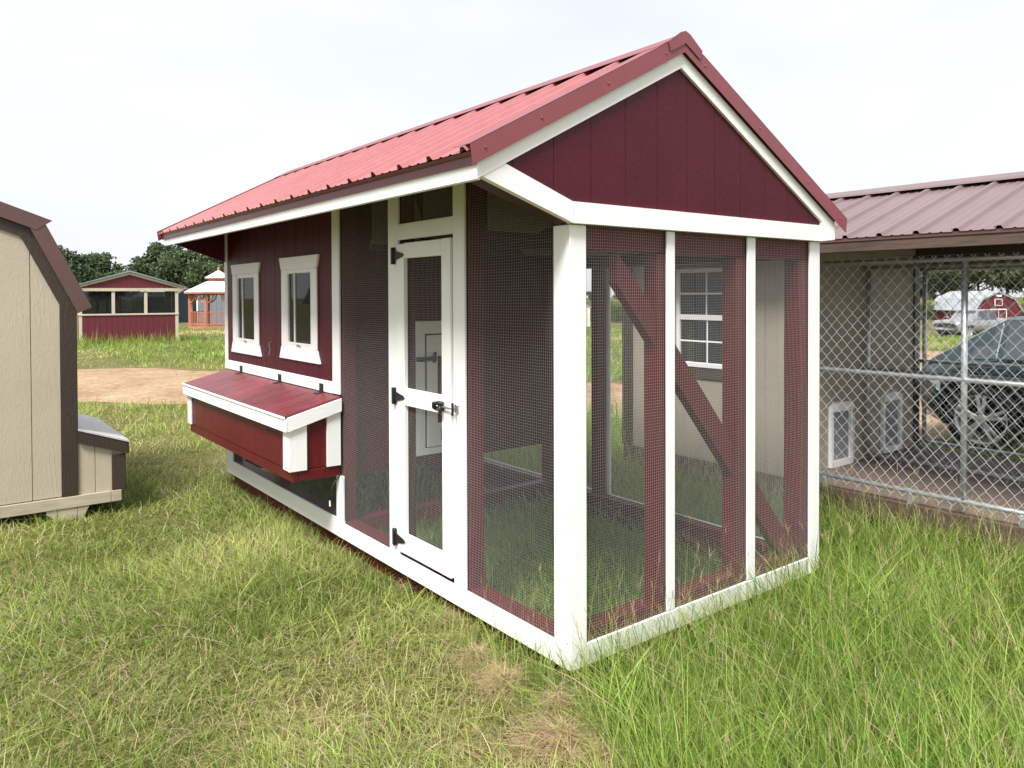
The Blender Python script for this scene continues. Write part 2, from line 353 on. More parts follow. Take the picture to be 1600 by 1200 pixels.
# white trim of the end wall
P('corner_board', B(0, .09, 0, .0135, 0, 1.80), 'white_z'); P('corner_board', B(0, .0135, .0155, .103, 0, 1.80), 'white_z')
for a, c in ((.583,.637), (1.18,1.245)): P('trim_stud', B(a, c, .0015, .0135, .094, 1.80), 'white_z')
P('corner_board', B(1.735, WID, 0, .0135, .0, 1.80), 'white_z'); P('bottom_board', B(.0925, 1.7335, .0008, .0135, 0, .092), 'white_x')
P('corner_board', B(WID-.0135, WID, .0155, .10, 0, 1.78), 'white_z')
# gable
gy = -.028
P('header_board', MB().prism([(-.005,1.803),(1.79,1.803),(1.79,1.888),(-.005,1.888)], 1, gy, .0125), 'white_x')
P('gable_foot_board', MB().prism([(-.008,1.803),(-.008,1.887),(-.37,2.012),(-.468,1.985),(-.455,1.948)], 1, gy-.001, .0), 'white_x')
wt = 2.593
for sgn, xe in ((-1, -.47), (1, 1.925)):
    q = [(RX, rz_(RX,wt)), (xe, rz_(xe,wt)), (xe, rz_(xe,wt)-.062 if sgn < 0 else 1.815), (RX, rz_(RX,wt)-.066)]
    if sgn > 0: q = [(RX, rz_(RX,wt)), (xe, rz_(xe,wt)), (xe, 1.815), (1.7925, 1.803), (1.7925, rz_(1.7925,wt)-.066), (RX, rz_(RX,wt)-.066)]
    P('rake_board', MB().prism(q, 1, gy-.004, .004), 'white_x')
xs = [-.40, -.30, -.10] + [.0985+.1985*i for i in range(0, 9)] + [1.80]
def gable_boards(y0, y1, yb0, yb1, par=coop):
    top = lambda x: rz_(x, wt)-.030
    bot = lambda x: 1.86 if x >= -.01 else 1.86-.36*(x+.01)
    for a, c in zip(xs[:-1], xs[1:]):
        a2, c2_ = a+.0013, c-.0013
        pts = [(a2, bot(a2)), (c2_, bot(c2_)), (c2_, max(top(c2_), bot(c2_)+.004))]
        if a2 < RX < c2_: pts.append((RX, top(RX)))
        pts.append((a2, max(top(a2), bot(a2)+.004)))
        P('siding_board', MB().prism(pts, 1, y0, y1), 'red_board', par)
    P('gable_backing', MB().prism([(-.37,1.995),(-.01,1.862),(1.79,1.862),(1.79,top(1.79)-.01),(RX,top(RX)-.01)], 1, yb0, yb1), 'red_board', par)
gable_boards(-.018, -.0158, -.0155, .004)
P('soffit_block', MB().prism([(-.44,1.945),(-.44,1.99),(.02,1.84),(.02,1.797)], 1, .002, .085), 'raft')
# far end: gable and wall
gable_boards(LEN+.006, LEN+.018, LEN-.005, LEN+.0055)
P('rake_board', MB().prism([(RX,rz_(RX,wt)),(-.47,rz_(-.47,wt)),(-.47,rz_(-.47,wt)-.062),(RX,rz_(RX,wt)-.066)], 1, LEN+.02, LEN+.04), 'white_x')
P('rake_board', MB().prism([(RX,rz_(RX,wt)),(1.925,rz_(1.925,wt)),(1.925,1.815),(RX,rz_(RX,wt)-.066)], 1, LEN+.02, LEN+.04), 'white_x')
P('end_panel', MB().prism([(-.43,1.955),(.02,1.80),(.02,2.24),(-.43,2.01)], 1, LEN-.02, LEN-.006), 'red_board')
P('end_wall', B(.02, WID-.02, LEN-.016, LEN, .38, 1.86), 'red_board'); wires_y(LEN-.008, .1, WID-.1, .09, .38)
# long wall facing the camera (x = 0): red frame behind, mesh, white trim
TOPX = 2.26
for a, c in ((.745,.80), (.8005,.853), (1.395,1.45), (1.4505,1.505), (2.14,2.19)): P('stud', B(.0222, .108, a, c, .102, TOPX), 'red_z')
P('top_plate', B(.022, .108, .03, LEN-.03, TOPX+.002, TOPX+.04), 'red_y')
wires_x(.0175, .06, .80, .06, 2.25); wires_x(.0175, 1.46, 2.19, .06, 2.25); wires_x(.0175, .84, 1.41, 1.86, 2.25)
P('bottom_board', B(.0008, .0135, .105, 2.10, 0, .098), 'white_y')
P('bottom_board', B(.0008, .0135, 2.1015, LEN-.001, 0, .115), 'white_y')
P('jamb', B(-.0015, .0135, .752, .851, .0995, 2.25), 'white_z'); P('jamb', B(-.0015, .0135, 1.395, 1.508, .0995, 2.25), 'white_z')
P('transom_rail', B(-.0005, .0135, .8525, 1.3935, 1.818, 1.905), 'white_y')
P('trim_stud', B(-.0012, .0135, 2.15, 2.252, .896, 2.25), 'white_z')
P('trim_stud', B(-.0012, .0135, 2.108, 2.205, .1165, .392), 'white_z'); P('trim_stud', B(-.0012, .0135, 4.27, LEN-.001, .1165, .405), 'white_z')
P('trim_stud', B(-.0012, .0135, 4.372, LEN-.001, .972, 2.10), 'white_z')
P('band_board', B(-.0005, .0135, 2.2535, LEN-.001, .893, .970), 'white_y')
wires_x(.0175, 2.15, 4.40, .08, .46)
for a, c in ((2.19,2.25), (3.25,3.34), (4.33,4.43)): P('stud', B(.0222, .108, a, c, .102, .37), 'red_z')
WINS = [(2.475, 3.10, 1.155, 1.703), (3.585, 4.205, 1.135, 1.69)]
yy = 2.254
while yy < 4.37:
    y1 = min(yy+.2, 4.371); cuts = [yy, y1]
    for w0, w1, _, _ in WINS:
        for q in (w0+.085, w1-.085):
            if yy < q < y1: cuts.append(q)
    cuts.sort()
    for a, c in zip(cuts[:-1], cuts[1:]):
        hole = [w_ for w_ in WINS if w_[0]+.08 < (a+c)/2 < w_[1]-.08]; e0 = .002 if a == yy else 0; e1 = .002 if c == y1 else 0
        for z0, z1 in (((.9705, hole[0][2]-.002), (hole[0][3]+.002, 2.25)) if hole else ((.9705, 2.25),)):
            P('siding_board', B(.003, .0135, a+e0, c-e1, z0, z1, c=.0015), 'red_board')
    yy = y1
ys_ = [2.20, WINS[0][0]+.085, WINS[0][1]-.085, WINS[1][0]+.085, WINS[1][1]-.085, LEN-.02]
for k in range(5):
    if k % 2 == 0: P('wall_sheathing', B(.0145, .021, ys_[k], ys_[k+1], .40, 2.25, c=.001), 'red_board')
    else:
        w_ = WINS[k//2]; P('wall_sheathing', B(.0145, .021, ys_[k]+.0005, ys_[k+1]-.0005, .40, w_[2]-.001, c=.001), 'red_board'); P('wall_sheathing', B(.0145, .021, ys_[k]+.0005, ys_[k+1]-.0005, w_[3]+.001, 2.25, c=.001), 'red_board')
# door
door = P('door', B(-.0135, .0125, .860, .938, .125, 1.80), 'white_z')
P('stile', B(-.0135, .0125, 1.312, 1.390, .125, 1.795), 'white_z', door)
P('rail', B(-.0132, .0122, .9385, 1.3115, 1.716, 1.798), 'white_y', door); P('rail', B(-.0132, .0122, .9385, 1.3115, .928, 1.02), 'white_y', door); P('rail', B(-.0132, .0122, .9385, 1.3115, .1255, .232), 'white_y', door)
wires_x(.0145, .90, 1.35, .18, 1.77, parent=door)
for z in (1.734, .968, .192):
    b = MB().box(-.021, -.0025, 1.418, 1.444, z-.046, z+.046, c=.003)
    h = P('hinge', b, 'black', door)
    P('hinge_strap', MB().prism([(1.4175,z-.030),(1.4175,z+.030),(1.32,z+.010),(1.305,z),(1.32,z-.010)], 0, -.019, -.0145), 'black', h)
    P('hinge_pin', MB().tube([(-.023,1.418,z-.044),(-.023,1.418,z+.044)], .006, 8), 'black', h)
z = .968
lt = P('latch', B(-.024, -.0145, .915, .962, z-.024, z+.024, c=.005), 'black', door)
P('latch_handle', MB().tube([(-.03,.955,z-.015),(-.045,.962,z-.004),(-.048,.958,z+.012),(-.04,.93,z+.018),(-.032,.895,z+.016)], [.011,.012,.011,.010,.007], 8), 'black', lt, sm=True)
P('latch_handle', MB().tube([(-.03,.925,z+.01),(-.04,.915,z-.012),(-.038,.908,z-.032)], [.011,.010,.007], 8), 'black', lt, sm=True)
P('latch_lock', MB().lathe([(0,.012),(.009,.012),(.009,0)], (-.026,.945,z-.016), (-1,0,0), 12), 'steel', lt)
P('latch_rod', MB().tube([(-.03,.92,z),(-.03,.80,z)], .005, 8), 'steel', lt)
kp = P('strike', B(-.012, -.0018, .80, .83, z-.02, z+.02), 'steel')
P('latch_tee', MB().tube([(-.036,.806,z-.03),(-.036,.803,z),(-.036,.806,z+.03)], .0065, 8), 'black', lt)
# windows in the red wall
def win(y0, y1, z0, z1, dz):
    r = P('window', B(-.010, .0025, y0, y0+.088, z0+.001, z1-.001), 'white_z'); 
    P('casing', B(-.010, .0025, y1-.088, y1, z0+.001, z1-.001), 'white_z', r)
    P('head_casing', MB().prism([(y0,z1),(y1,z1),(y1+.035,z1+.085),(y0-.035,z1+.085)], 0, -.012, .0025), 'white_y', r)
    P('foot_casing', MB().prism([(y0,z0),(y1,z0),(y1+.035,z0-.085),(y0-.045,z0-.085)], 0, -.012, .0025), 'white_y', r)
    a, c = y0+.09, y1-.09
    s = MB().box(-.006, .02, a, a+.018, z0, z1).box(-.006, .02, c-.02, c, z0, z1).box(-.006, .02, a+.0185, c-.0205, z0, z0+.035).box(-.006, .02, a+.0185, c-.0205, z1-.03, z1)
    P('sash', s, 'vinyl', r)
    P('sash_bar', B(.0, .016, a+(c-a)*.70, a+(c-a)*.73, z0+.036, z1-.031), 'vinyl', r)
    P('pane', B(.009, .011, a+.019, c-.021, z0+.036, z1-.031, c=0), 'glass', r)
    P('sash_lock', MB().tube([(-.010,(a+c)/2+.03,z0+.018),(-.016,(a+c)/2,z0+.023),(-.010,(a+c)/2-.04,z0+.015)], .004, 6), 'steel', r)
win(2.475, 3.10, 1.155, 1.703, 0); win(3.585, 4.205, 1.135, 1.69, 0)
hk = MB().tube([(0,3.325,1.17),(-.02,3.325,1.172),(-.02,3.325,1.15),(-.012,3.322,1.12),(-.016,3.326,1.095),(-.02,3.325,1.075)], .0035, 6)
P('hook', hk, 'steel')
# nest box
nb = P('nest_box', B(-.305, .002, 2.158, 4.35, .468, .52), 'red_box')
for i in range(11):
    P('front_board', B(-.318, -.3065, 2.16+i*.2+.0015, min(2.16+(i+1)*.2-.0015, 4.355), .466, .735, c=.002), 'red_box', nb)
def side(y0, y1, nm='side_board'):
    for a, c in ((-.222,-.186), (-.184,-.092)):
        P(nm, MB().prism([(a,.466),(c,.466),(c,.80+.28*(c+.2)),(a,.80+.28*(a+.2))], 1, y0, y1), 'red_box', nb)
side(2.146, 2.157); 
P('side_panel', MB().prism([(-.305,.47),(0,.47),(0,.86),(-.305,.775)], 1, 4.351, 4.362), 'red_box', nb)
P('side_panel', MB().prism([(-.30,.525),(0,.525),(0,.86),(-.30,.775)], 1, 2.159, 2.17), 'red_box', nb)
P('corner_trim', MB().prism([(-.333,.462),(-.333,.735),(-.223,.775),(-.223,.462)], 1, 2.130, 2.1455), 'white_z', nb)
P('corner_trim', B(-.333, -.3185, 2.1465, 2.235, .462, .736), 'white_z', nb)
P('corner_trim', B(-.333, -.3185, 4.275, 4.372, .462, .736), 'white_z', nb)
P('corner_trim', MB().prism([(-.091,.462),(-.091,.815),(-.0025,.838),(-.0025,.462)], 1, 2.131, 2.1455), 'white_z', nb)
P('base_frame', MB().box(-.312, -.275, 2.14, 4.362, .395, .4605).box(-.2745, -.002, 2.142, 2.18, .3955, .4605).box(-.2745, -.002, 4.32, 4.36, .3955, .4605), 'red_y' if False else 'red_box', nb)
P('box_floor', B(-.2745, -.002, 2.181, 4.319, .44, .4655), 'red_box', nb)
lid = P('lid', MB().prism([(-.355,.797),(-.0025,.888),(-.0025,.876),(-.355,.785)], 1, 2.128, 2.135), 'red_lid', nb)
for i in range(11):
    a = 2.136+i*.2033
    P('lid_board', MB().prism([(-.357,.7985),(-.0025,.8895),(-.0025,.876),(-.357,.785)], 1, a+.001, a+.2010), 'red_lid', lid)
P('lid_trim', B(-.364, -.3495, 2.112, 4.385, .706, .781), 'white_y', lid)
P('lid_trim', MB().prism([(-.349,.706),(-.349,.790),(-.0025,.878),(-.0025,.800)], 1, 2.113, 2.127), 'white_x', lid)
P('lid_edge', B(-.372, -.358, 2.125, 4.39, .783, .7965), 'white_y', lid)
for y in (2.42, 3.16, 4.02):
    h = P('hinge', B(-.005, -.0008, y-.03, y+.03, .893, .945, c=.001), 'black', lid)
    P('hinge_leaf', MB().prism([(-.045,.8812),(-.045,.8832),(-.004,.8938),(-.004,.8918)], 1, y-.03, y+.03), 'black', h)
    P('hinge_pin', MB().tube([(-.009,y-.03,.894),(-.009,y+.03,.894)], .005, 8), 'black', h)
P('cable', MB().tube([(-.004,2.135,.41),(-.02,2.10,.407),(-.05,2.07,.40),(-.085,2.06,.37),(-.10,2.065,.32),(-.105,2.07,.27)], .004, 6), 'black', sm=True)
P('cable_plug', MB().tube([(-.105,2.07,.27),(-.104,2.068,.235)], [.004,.006], 8), 'vinyl')
# inside: partition, floor, back wall
P('partition', B(.023, WID-.03, 2.20, 2.214, .375, 1.69), 'red_board'); P('partition', MB().prism([(.023,1.692),(WID-.03,1.692),(WID-.03,1.98),(RX,2.52),(.023,2.20)], 1, 2.2005, 2.2135), 'red_board')
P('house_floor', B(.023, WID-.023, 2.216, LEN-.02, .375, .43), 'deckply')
pd = P('pop_door', B(.562, .64, 2.178, 2.199, .43, 1.342), 'white_z')
P('frame_board', B(.6405, .95, 2.178, 2.199, 1.255, 1.342), 'white_x', pd); P('frame_board', B(.6405, .95, 2.178, 2.199, .43, .476), 'white_x', pd)
P('door_stile', B(.655, .735, 2.172, 2.192, .482, 1.245), 'white_z', pd); P('door_rail', B(.7355, .93, 2.172, 2.192, 1.10, 1.245), 'white_x', pd); P('door_rail', B(.7355, .93, 2.172, 2.192, .482, .64), 'white_x', pd)
P('latch', MB().box(.565, .72, 2.155, 2.17, 1.07, 1.10).tube([(.70,2.16,1.06),(.70,2.15,1.13)], .012, 8), 'black', pd); P('latch', B(.76, .83, 2.155, 2.171, .52, .60), 'black', pd)
wires_x(WID-.0175, .05, 2.2, .05, 1.77)
for a, c in ((.10,.15), (1.63,1.69), (2.16,2.25)): P('stud', B(WID-.108, WID-.022, a, c, .092, 1.705), 'red_z')
P('top_plate', B(WID-.11, WID-.022, .115, LEN-.03, 1.707, 1.79), 'red_y')
P('bottom_board', B(WID-.0135, WID, .105, LEN, 0, .09), 'white_y'); P('trim_stud', B(WID-.0135, WID, 1.60, 1.72, .0915, 1.78), 'white_z'); P('trim_stud', B(WID-.0135, WID, 2.2, 2.3, .0915, 1.78), 'white_z')
P('back_wall', B(WID-.0135, WID-.001, 2.302, LEN, .38, 1.78), 'red_board'); P('band_board', B(WID-.0135, WID, .105, LEN, 1.782, 1.87), 'white_y')
wires_x(WID-.0175, 2.25, LEN-.05, .05, .40)
# rafters with plywood gussets
for i in range(8):
    y = .12+i*.60
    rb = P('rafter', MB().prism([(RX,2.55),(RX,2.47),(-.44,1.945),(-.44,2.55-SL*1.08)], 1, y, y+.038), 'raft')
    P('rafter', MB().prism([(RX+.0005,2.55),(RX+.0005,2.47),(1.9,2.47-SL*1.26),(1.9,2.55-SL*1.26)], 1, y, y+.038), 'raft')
    P('collar_tie', B(.115, 1.78, y+.0, y+.037, 1.795, 1.86), 'raft', rb)
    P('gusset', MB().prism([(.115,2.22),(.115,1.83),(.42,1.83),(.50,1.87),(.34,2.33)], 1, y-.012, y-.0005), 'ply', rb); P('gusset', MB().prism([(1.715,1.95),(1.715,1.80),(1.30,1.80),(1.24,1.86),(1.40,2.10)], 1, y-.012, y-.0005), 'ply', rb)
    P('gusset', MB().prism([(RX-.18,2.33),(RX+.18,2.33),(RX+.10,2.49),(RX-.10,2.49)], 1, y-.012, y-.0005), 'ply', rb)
# roof: ribbed sheets, cap and trims
def rib_profile(y0, n=4, p=.2286):
    pr = []
    for k in range(n):
        o = y0+k*p
        pr += [(o,.0),(o+.012,.019),(o+.032,.019),(o+.044,.0),(o+.095,.0),(o+.102,.004),(o+.112,.004),(o+.119,0),(o+.160,0),(o+.167,.004),(o+.177,.004),(o+.184,0)]
    pr.append((y0+n*p-.0005, 0)); return pr
def sheet(y0, n, sgn, xe, zt=2.648):
    pr = rib_profile(y0, n); b = MB(); nx = -SL*sgn
    ln = math.hypot(1, SL); un = Vector((SL*sgn/ln, 0, 1/ln)); vs = []
    for th in (0, -.0016):
        for (x, ) in ((RX+sgn*.012,), (xe,)):
            for (y, h) in pr:
                p = Vector((x, y, zt-SL*abs(x-RX)))+un*(h+th); vs.append(p)
    n_ = len(pr); fs = []
    for i in range(n_-1):
        fs += [(i, i+1, n_+i+1, n_+i), (2*n_+i, 3*n_+i, 3*n_+i+1, 2*n_+i+1), (n_+i, n_+i+1, 3*n_+i+1, 3*n_+i)]
    if sgn > 0: fs = [tuple(reversed(f)) for f in fs]
    return b.add(vs, fs)
ROOFP = []
y = -.03
for k in range(5):
    n = 4
    ROOFP.append(P('roof_sheet', sheet(y, n, -1, -.515), 'roof')); P('roof_sheet', sheet(y, n, 1, 2.0), 'roof'); y += .9144
YE = y
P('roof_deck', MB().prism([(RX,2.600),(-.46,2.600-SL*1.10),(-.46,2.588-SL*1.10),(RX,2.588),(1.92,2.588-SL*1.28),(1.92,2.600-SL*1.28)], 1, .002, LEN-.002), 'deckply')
P('ridge_cap', MB().prism([(RX,2.677),(RX-.15,2.677-SL*.15),(RX-.158,2.670-SL*.15),(RX-.15,2.672-SL*.15),(RX,2.672),(RX+.15,2.672-SL*.15),(RX+.158,2.670-SL*.15),(RX+.15,2.677-SL*.15)], 1, -.045, YE+.01), 'rtrim')
for sgn, xe in ((-1,-.515),(1,2.018)):
    zt = lambda x: 2.672-SL*abs(x-RX)
    for yf, yo in ((-.052, -1), (YE+.01, 1)):
        P('rake_trim', MB().prism([(RX,zt(RX)),(xe,zt(xe)),(xe+.012*sgn*-1,zt(xe)-.076),(RX,zt(RX)-.080)], 1, yf, yf+.0025), 'rtrim')
    tp = P('rake_trim', MB().prism([(RX+sgn*.13,zt(RX+.13)+.001),(xe,zt(xe)+.001),(xe,zt(xe)-.0015),(RX+sgn*.13,zt(RX+.13)-.0015)], 1, -.052, .055), 'rtrim')
    for t in (.06, .38, .70, .94):
        x = RX+sgn*.06+(xe-RX-sgn*.06)*t
        P('screw', MB().lathe([(0,.004),(.003,.004),(.004,.002),(.006,.001),(.006,-.001)], (x,-.0525,zt(x)-.042), (0,-1,0), 8), 'rtrim', tp)
P('ridge_end', MB().prism([(RX-.115,2.616),(RX-.03,2.674),(RX,2.684),(RX+.03,2.674),(RX+.115,2.616),(RX+.10,2.575),(RX,2.630),(RX-.10,2.575)], 1, -.0575, -.053), 'rtrim')
P('eave_trim', MB().prism([(-.503,2.029),(-.494,2.031),(-.474,2.020),(-.474,1.986),(-.482,1.986),(-.483,2.016)], 1, -.03, YE-.02), 'eave_metal')
P('fascia', B(-.473, -.452, -.026, LEN+.04, 1.932, 2.005), 'white_y')
P('fascia', B(1.905, 1.925, -.022, LEN+.02, 1.82, 1.90), 'white_y')

# ------------------------------------------------------------------ tan gambrel coop on the left
CX = -1.95
tanc = thing('gambrel_coop', (CX, 4.0, -.1), 'tan gambrel coop with dark brown trim and a grey lidded nest box', 'coop')
def off_path(path, d):
    out = []
    for i, p in enumerate(path):
        p = Vector(p); a = (p-Vector(path[i-1])).normalized() if i else (Vector(path[1])-p).normalized()
        c = (Vector(path[i+1])-p).normalized() if i < len(path)-1 else a
        na = Vector((-a.y, a.x)); nc = Vector((-c.y, c.x)); mv = (na+nc).normalized(); out.append(p-mv*(d/max(.3, mv.dot(na)))*1)
    return out
GP = [(CX-.86,1.44), (CX-.555,2.075), (CX,2.285), (CX+.555,2.075), (CX+.86,1.44)]
O0 = off_path(GP, 0); O1 = off_path(GP, .098); O2 = off_path(GP, .172)
def under(path, x):
    for a, c in zip(path[:-1], path[1:]):
        if a[0] <= x <= c[0]: return a[1]+(c[1]-a[1])*(x-a[0])/(c[0]-a[0])
    return 1.4
T = lambda n, b, mt, par=None, **k: part(n, b, M[mt], par or tanc, **k)
wy = 4.0
for i, (a, c) in enumerate(zip(range(4), range(1, 5))):
    yt = -.052-(.003 if i in (1,2) else 0)
    p0, p1, p2, p3 = O0[a], O0[c], O1[c], O1[a]
    if i == 1: u_ = (p1-p0).normalized()*.07; p0 = p0-u_; p3 = p3-u_*.6
    if i == 2: u_ = (p1-p0).normalized()*.07; p1 = p1+u_; p2 = p2+u_*.6
    T('rake_trim', MB().prism([p0, p1, p2, p3], 1, wy+yt, wy-.028), 'brown_metal')
    T('rake_board', MB().prism([O1[a], O1[c], O2[c], O2[a]], 1, wy-.027, wy-.0135), 'brown')
    T('roof_sheet', MB().prism([(O0[a][0],O0[a][1]+.003), (O0[c][0],O0[c][1]+.003), (O0[c][0],O0[c][1]-.012), (O0[a][0],O0[a][1]-.012)], 1, wy-.027, wy+1.45), 'brown_metal')
e = CX-.76
edges = [CX-.76]+[-1.466-.2*k for k in range(6,-1,-1) if -1.466-.2*k > CX-.75]+[-1.466+.2, CX+.76]
for a, c in zip(edges[:-1], edges[1:]):
    a, c = a+.0025, c-.0025; pts = [(a,.088),(c,.088),(c,under(O1,c)-.0)]
    for q in reversed(O1):
        if a < q[0] < c: pts.append((q[0], q[1]))
    pts.append((a, under(O1,a)))
    T('siding_board', MB().prism(pts, 1, wy-.012, wy-.0), 'tan')
T('wall_backing', MB().prism([(CX-.755,.09),(CX+.755,.09),(CX+.755,1.60),(O1[3][0]-.02,O1[3][1]-.02),(CX,O1[2][1]-.02),(O1[1][0]+.02,O1[1][1]-.02),(CX-.755,1.60)], 1, wy+.001, wy+1.35), 'tan')
T('corner_board', MB().prism([(CX+.66,.084),(CX+.762,.084),(CX+.762,under(O1,CX+.762)),(CX+.66,under(O1,CX+.66))], 1, wy-.0255, wy-.0125), 'brown')
T('corner_board', MB().prism([(CX-.66,.084),(CX-.762,.084),(CX-.762,under(O1,CX-.762)),(CX-.66,under(O1,CX-.66))], 1, wy-.0255, wy-.0125), 'brown')
T('corner_board', B(CX+.7555, CX+.7685, wy-.012, wy+.09, .084, 1.45), 'brown')
T('soffit', B(CX+.77, CX+.82, wy-.02, wy+1.4, 1.42, 1.44), 'black')
T('base_board', B(CX-.80, -.975, wy-.03, wy-.002, .0, .0815), 'tan_x'); T('base_board', B(-.973, -.905, wy-.03, wy+1.3, .0, .0815), 'tan_x')
for sx in (-1.35, -2.45):
    for a, c, dz in ((sx-.035, sx+.03, 1), (sx+.033, sx+.155, 2), (sx+.158, sx+.235, 3)):
        z0 = -.16; pts = {1: [(a,-.003),(a,-.028),(c,-.085),(c,-.003)], 2: [(a,-.003),(a,-.088),(a+.02,-.16),(c,-.16),(c,-.003)], 3: [(a,-.003),(a,-.14),(c,-.003)]}[dz]
        T('skid', MB().prism(pts, 1, wy-.022, wy+.0), 'tan_x')
    T('skid', B(sx+.01, sx+.12, wy+.001, wy+1.3, -.2, -.003), 'tan_x')
tb = T('nest_box', B(-1.18, -.885, wy+.004, wy+1.27, .0825, .40), 'tan')
T('side_board', MB().prism([(-1.187,.083),(-1.078,.083),(-1.078,.44),(-1.187,.47)], 1, wy-.012, wy+.002), 'tan', tb); T('side_board', MB().prism([(-1.074,.083),(-.965,.083),(-.965,.41),(-1.074,.44)], 1, wy-.012, wy+.002), 'tan', tb)
T('corner_trim', B(-.968, -.874, wy-.0255, wy-.0125, .083, .345), 'brown', tb); T('corner_trim', B(-.884, -.873, wy-.012, wy+.09, .083, .345), 'brown', tb)
for i in range(6):
    T('front_board', B(-.8845, -.876, wy+.092+.2*i, wy+.29+.2*i if i < 5 else wy+1.27, .083, .35), 'tan', tb)
ld = T('lid', MB().prism([(-1.185,.563),(-.852,.442),(-.852,.430),(-1.185,.551)], 1, wy-.045, wy+.02), 'greylid', tb)
for i in range(6):
    T('lid_board', MB().prism([(-1.185,.5635),(-.850,.4425),(-.850,.430),(-1.185,.551)], 1, wy+.022+.21*i, wy+.229+.21*i), 'greylid', ld)
T('lid_trim', MB().prism([(-1.186,.545),(-.862,.428),(-.862,.345),(-1.186,.462)], 1, wy-.040, wy-.0265), 'brown', ld); T('lid_trim', B(-.8625, -.85, wy-.02, wy+1.28, .345, .428), 'brown', ld)

# ------------------------------------------------------------------ kennel on the right
KX, KB, KY = 3.1, 5.2, 1.0
ken = thing('dog_kennel', (KX, KY, -.1), 'tan kennel with chain link runs and a brown metal roof, right of the red coop', 'kennel')
K = lambda n, b, mt, par=None, **k: part(n, b, M[mt], par or ken, **k)
YK0, YK1 = -1.75, 2.70
K('rim_board', B(KX-.01, KX+.03, YK0, YK1, -.03, .125), 'kwood'); K('rim_board', B(KB-.03, KB+.01, YK0, YK1, -.03, .115), 'kwood'); K('rim_board', B(KX+.032, KB-.032, YK1-.03, YK1+.005, -.02, .11), 'kwood')
for x in (KX+.1, KB-.2): K('skid', B(x, x+.1, YK0+.05, YK1-.05, -.22, -.032), 'kwood')
for i in range(15):
    x0 = KX+.033+i*.1355; K('deck_board', B(x0, x0+.1315, YK0, YK1-.033, .085, .120), 'deck')
for i in range(9):                                            # front wall of the room, facing the red coop
    a = KY+i*.1985; c = min(a+.1985, YK1-.002)
    wl, wr = 1.43, 2.07
    if c <= wl or a >= wr or True:
        for z0, z1 in ((.128, .80), (1.80, 1.85)) if (c > wl and a < wr) else ((.128, 1.85),):
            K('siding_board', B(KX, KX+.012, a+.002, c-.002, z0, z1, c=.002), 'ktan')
    if a < wl < c: K('siding_board', B(KX, KX+.012, a+.002, wl, .802, 1.798), 'ktan')
    if a < wr < c: K('siding_board', B(KX, KX+.012, wr, c-.002, .802, 1.798), 'ktan')
K('corner_board', B(KX-.014, KX-.001, YK1-.115, YK1-.005, .128, 1.85), 'brown'); K('corner_board', B(KX-.014, KX+.09, YK1-.0045, YK1+.012, .128, 1.85), 'brown'); K('corner_board', B(KX-.014, KX-.001, KY+.0, KY+.075, .128, 1.85), 'ktan')
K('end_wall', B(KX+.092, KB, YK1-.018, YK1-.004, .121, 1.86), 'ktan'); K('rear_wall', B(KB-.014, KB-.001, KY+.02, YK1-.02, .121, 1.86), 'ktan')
for i in range(10):                                           # wall with the dog doors, facing the runs
    a = KX+.014+i*.2055
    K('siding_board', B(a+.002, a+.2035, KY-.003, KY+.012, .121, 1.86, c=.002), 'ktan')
K('corner_board', B(KB-.10, KB+.004, KY-.018, KY-.0045, .121, 1.86), 'brown')
wn = K('window', B(KX-.016, KX+.02, 2.03, 2.065, .905, 1.735), 'vinyl')
K('frame', B(KX-.016, KX+.02, 1.435, 1.470, .905, 1.735), 'vinyl', wn); K('frame', B(KX-.016, KX+.02, 1.4705, 2.0295, 1.70, 1.735), 'vinyl', wn); K('frame', B(KX-.022, KX+.02, 1.4705, 2.0295, .905, .945), 'vinyl', wn); K('meeting_rail', B(KX-.012, KX+.02, 1.4705, 2.0295, 1.30, 1.345), 'vinyl', wn)
for z0, z1, x in ((.946, 1.299, KX+.004), (1.346, 1.699, KX-.004)):
    K('pane', B(x+.002, x+.005, 1.471, 2.029, z0, z1, c=0), 'glass', wn); K('muntin', B(x-.003, x+.0015, 1.743, 1.757, z0, z1), 'vinyl', wn); K('muntin', B(x-.0025, x+.001, 1.471, 1.742, (z0+z1)/2-.007, (z0+z1)/2+.007), 'vinyl', wn); K('muntin', B(x-.0025, x+.001, 1.758, 2.029, (z0+z1)/2-.007, (z0+z1)/2+.007), 'vinyl', wn)
K('window_trim', B(KX-.012, KX-.001, 1.40, 2.10, .808, .902), 'brown'); K('window_trim', B(KX-.012, KX-.001, 1.40, 2.10, 1.74, 1.82), 'brown')
K('frame_stud', B(KX+.05, KX+.13, 1.93, 2.0, .3, 1.8), 'pine'); K('frame_stud', B(KX+.05, KX+.13, 1.45, 1.929, 1.62, 1.69), 'pine')
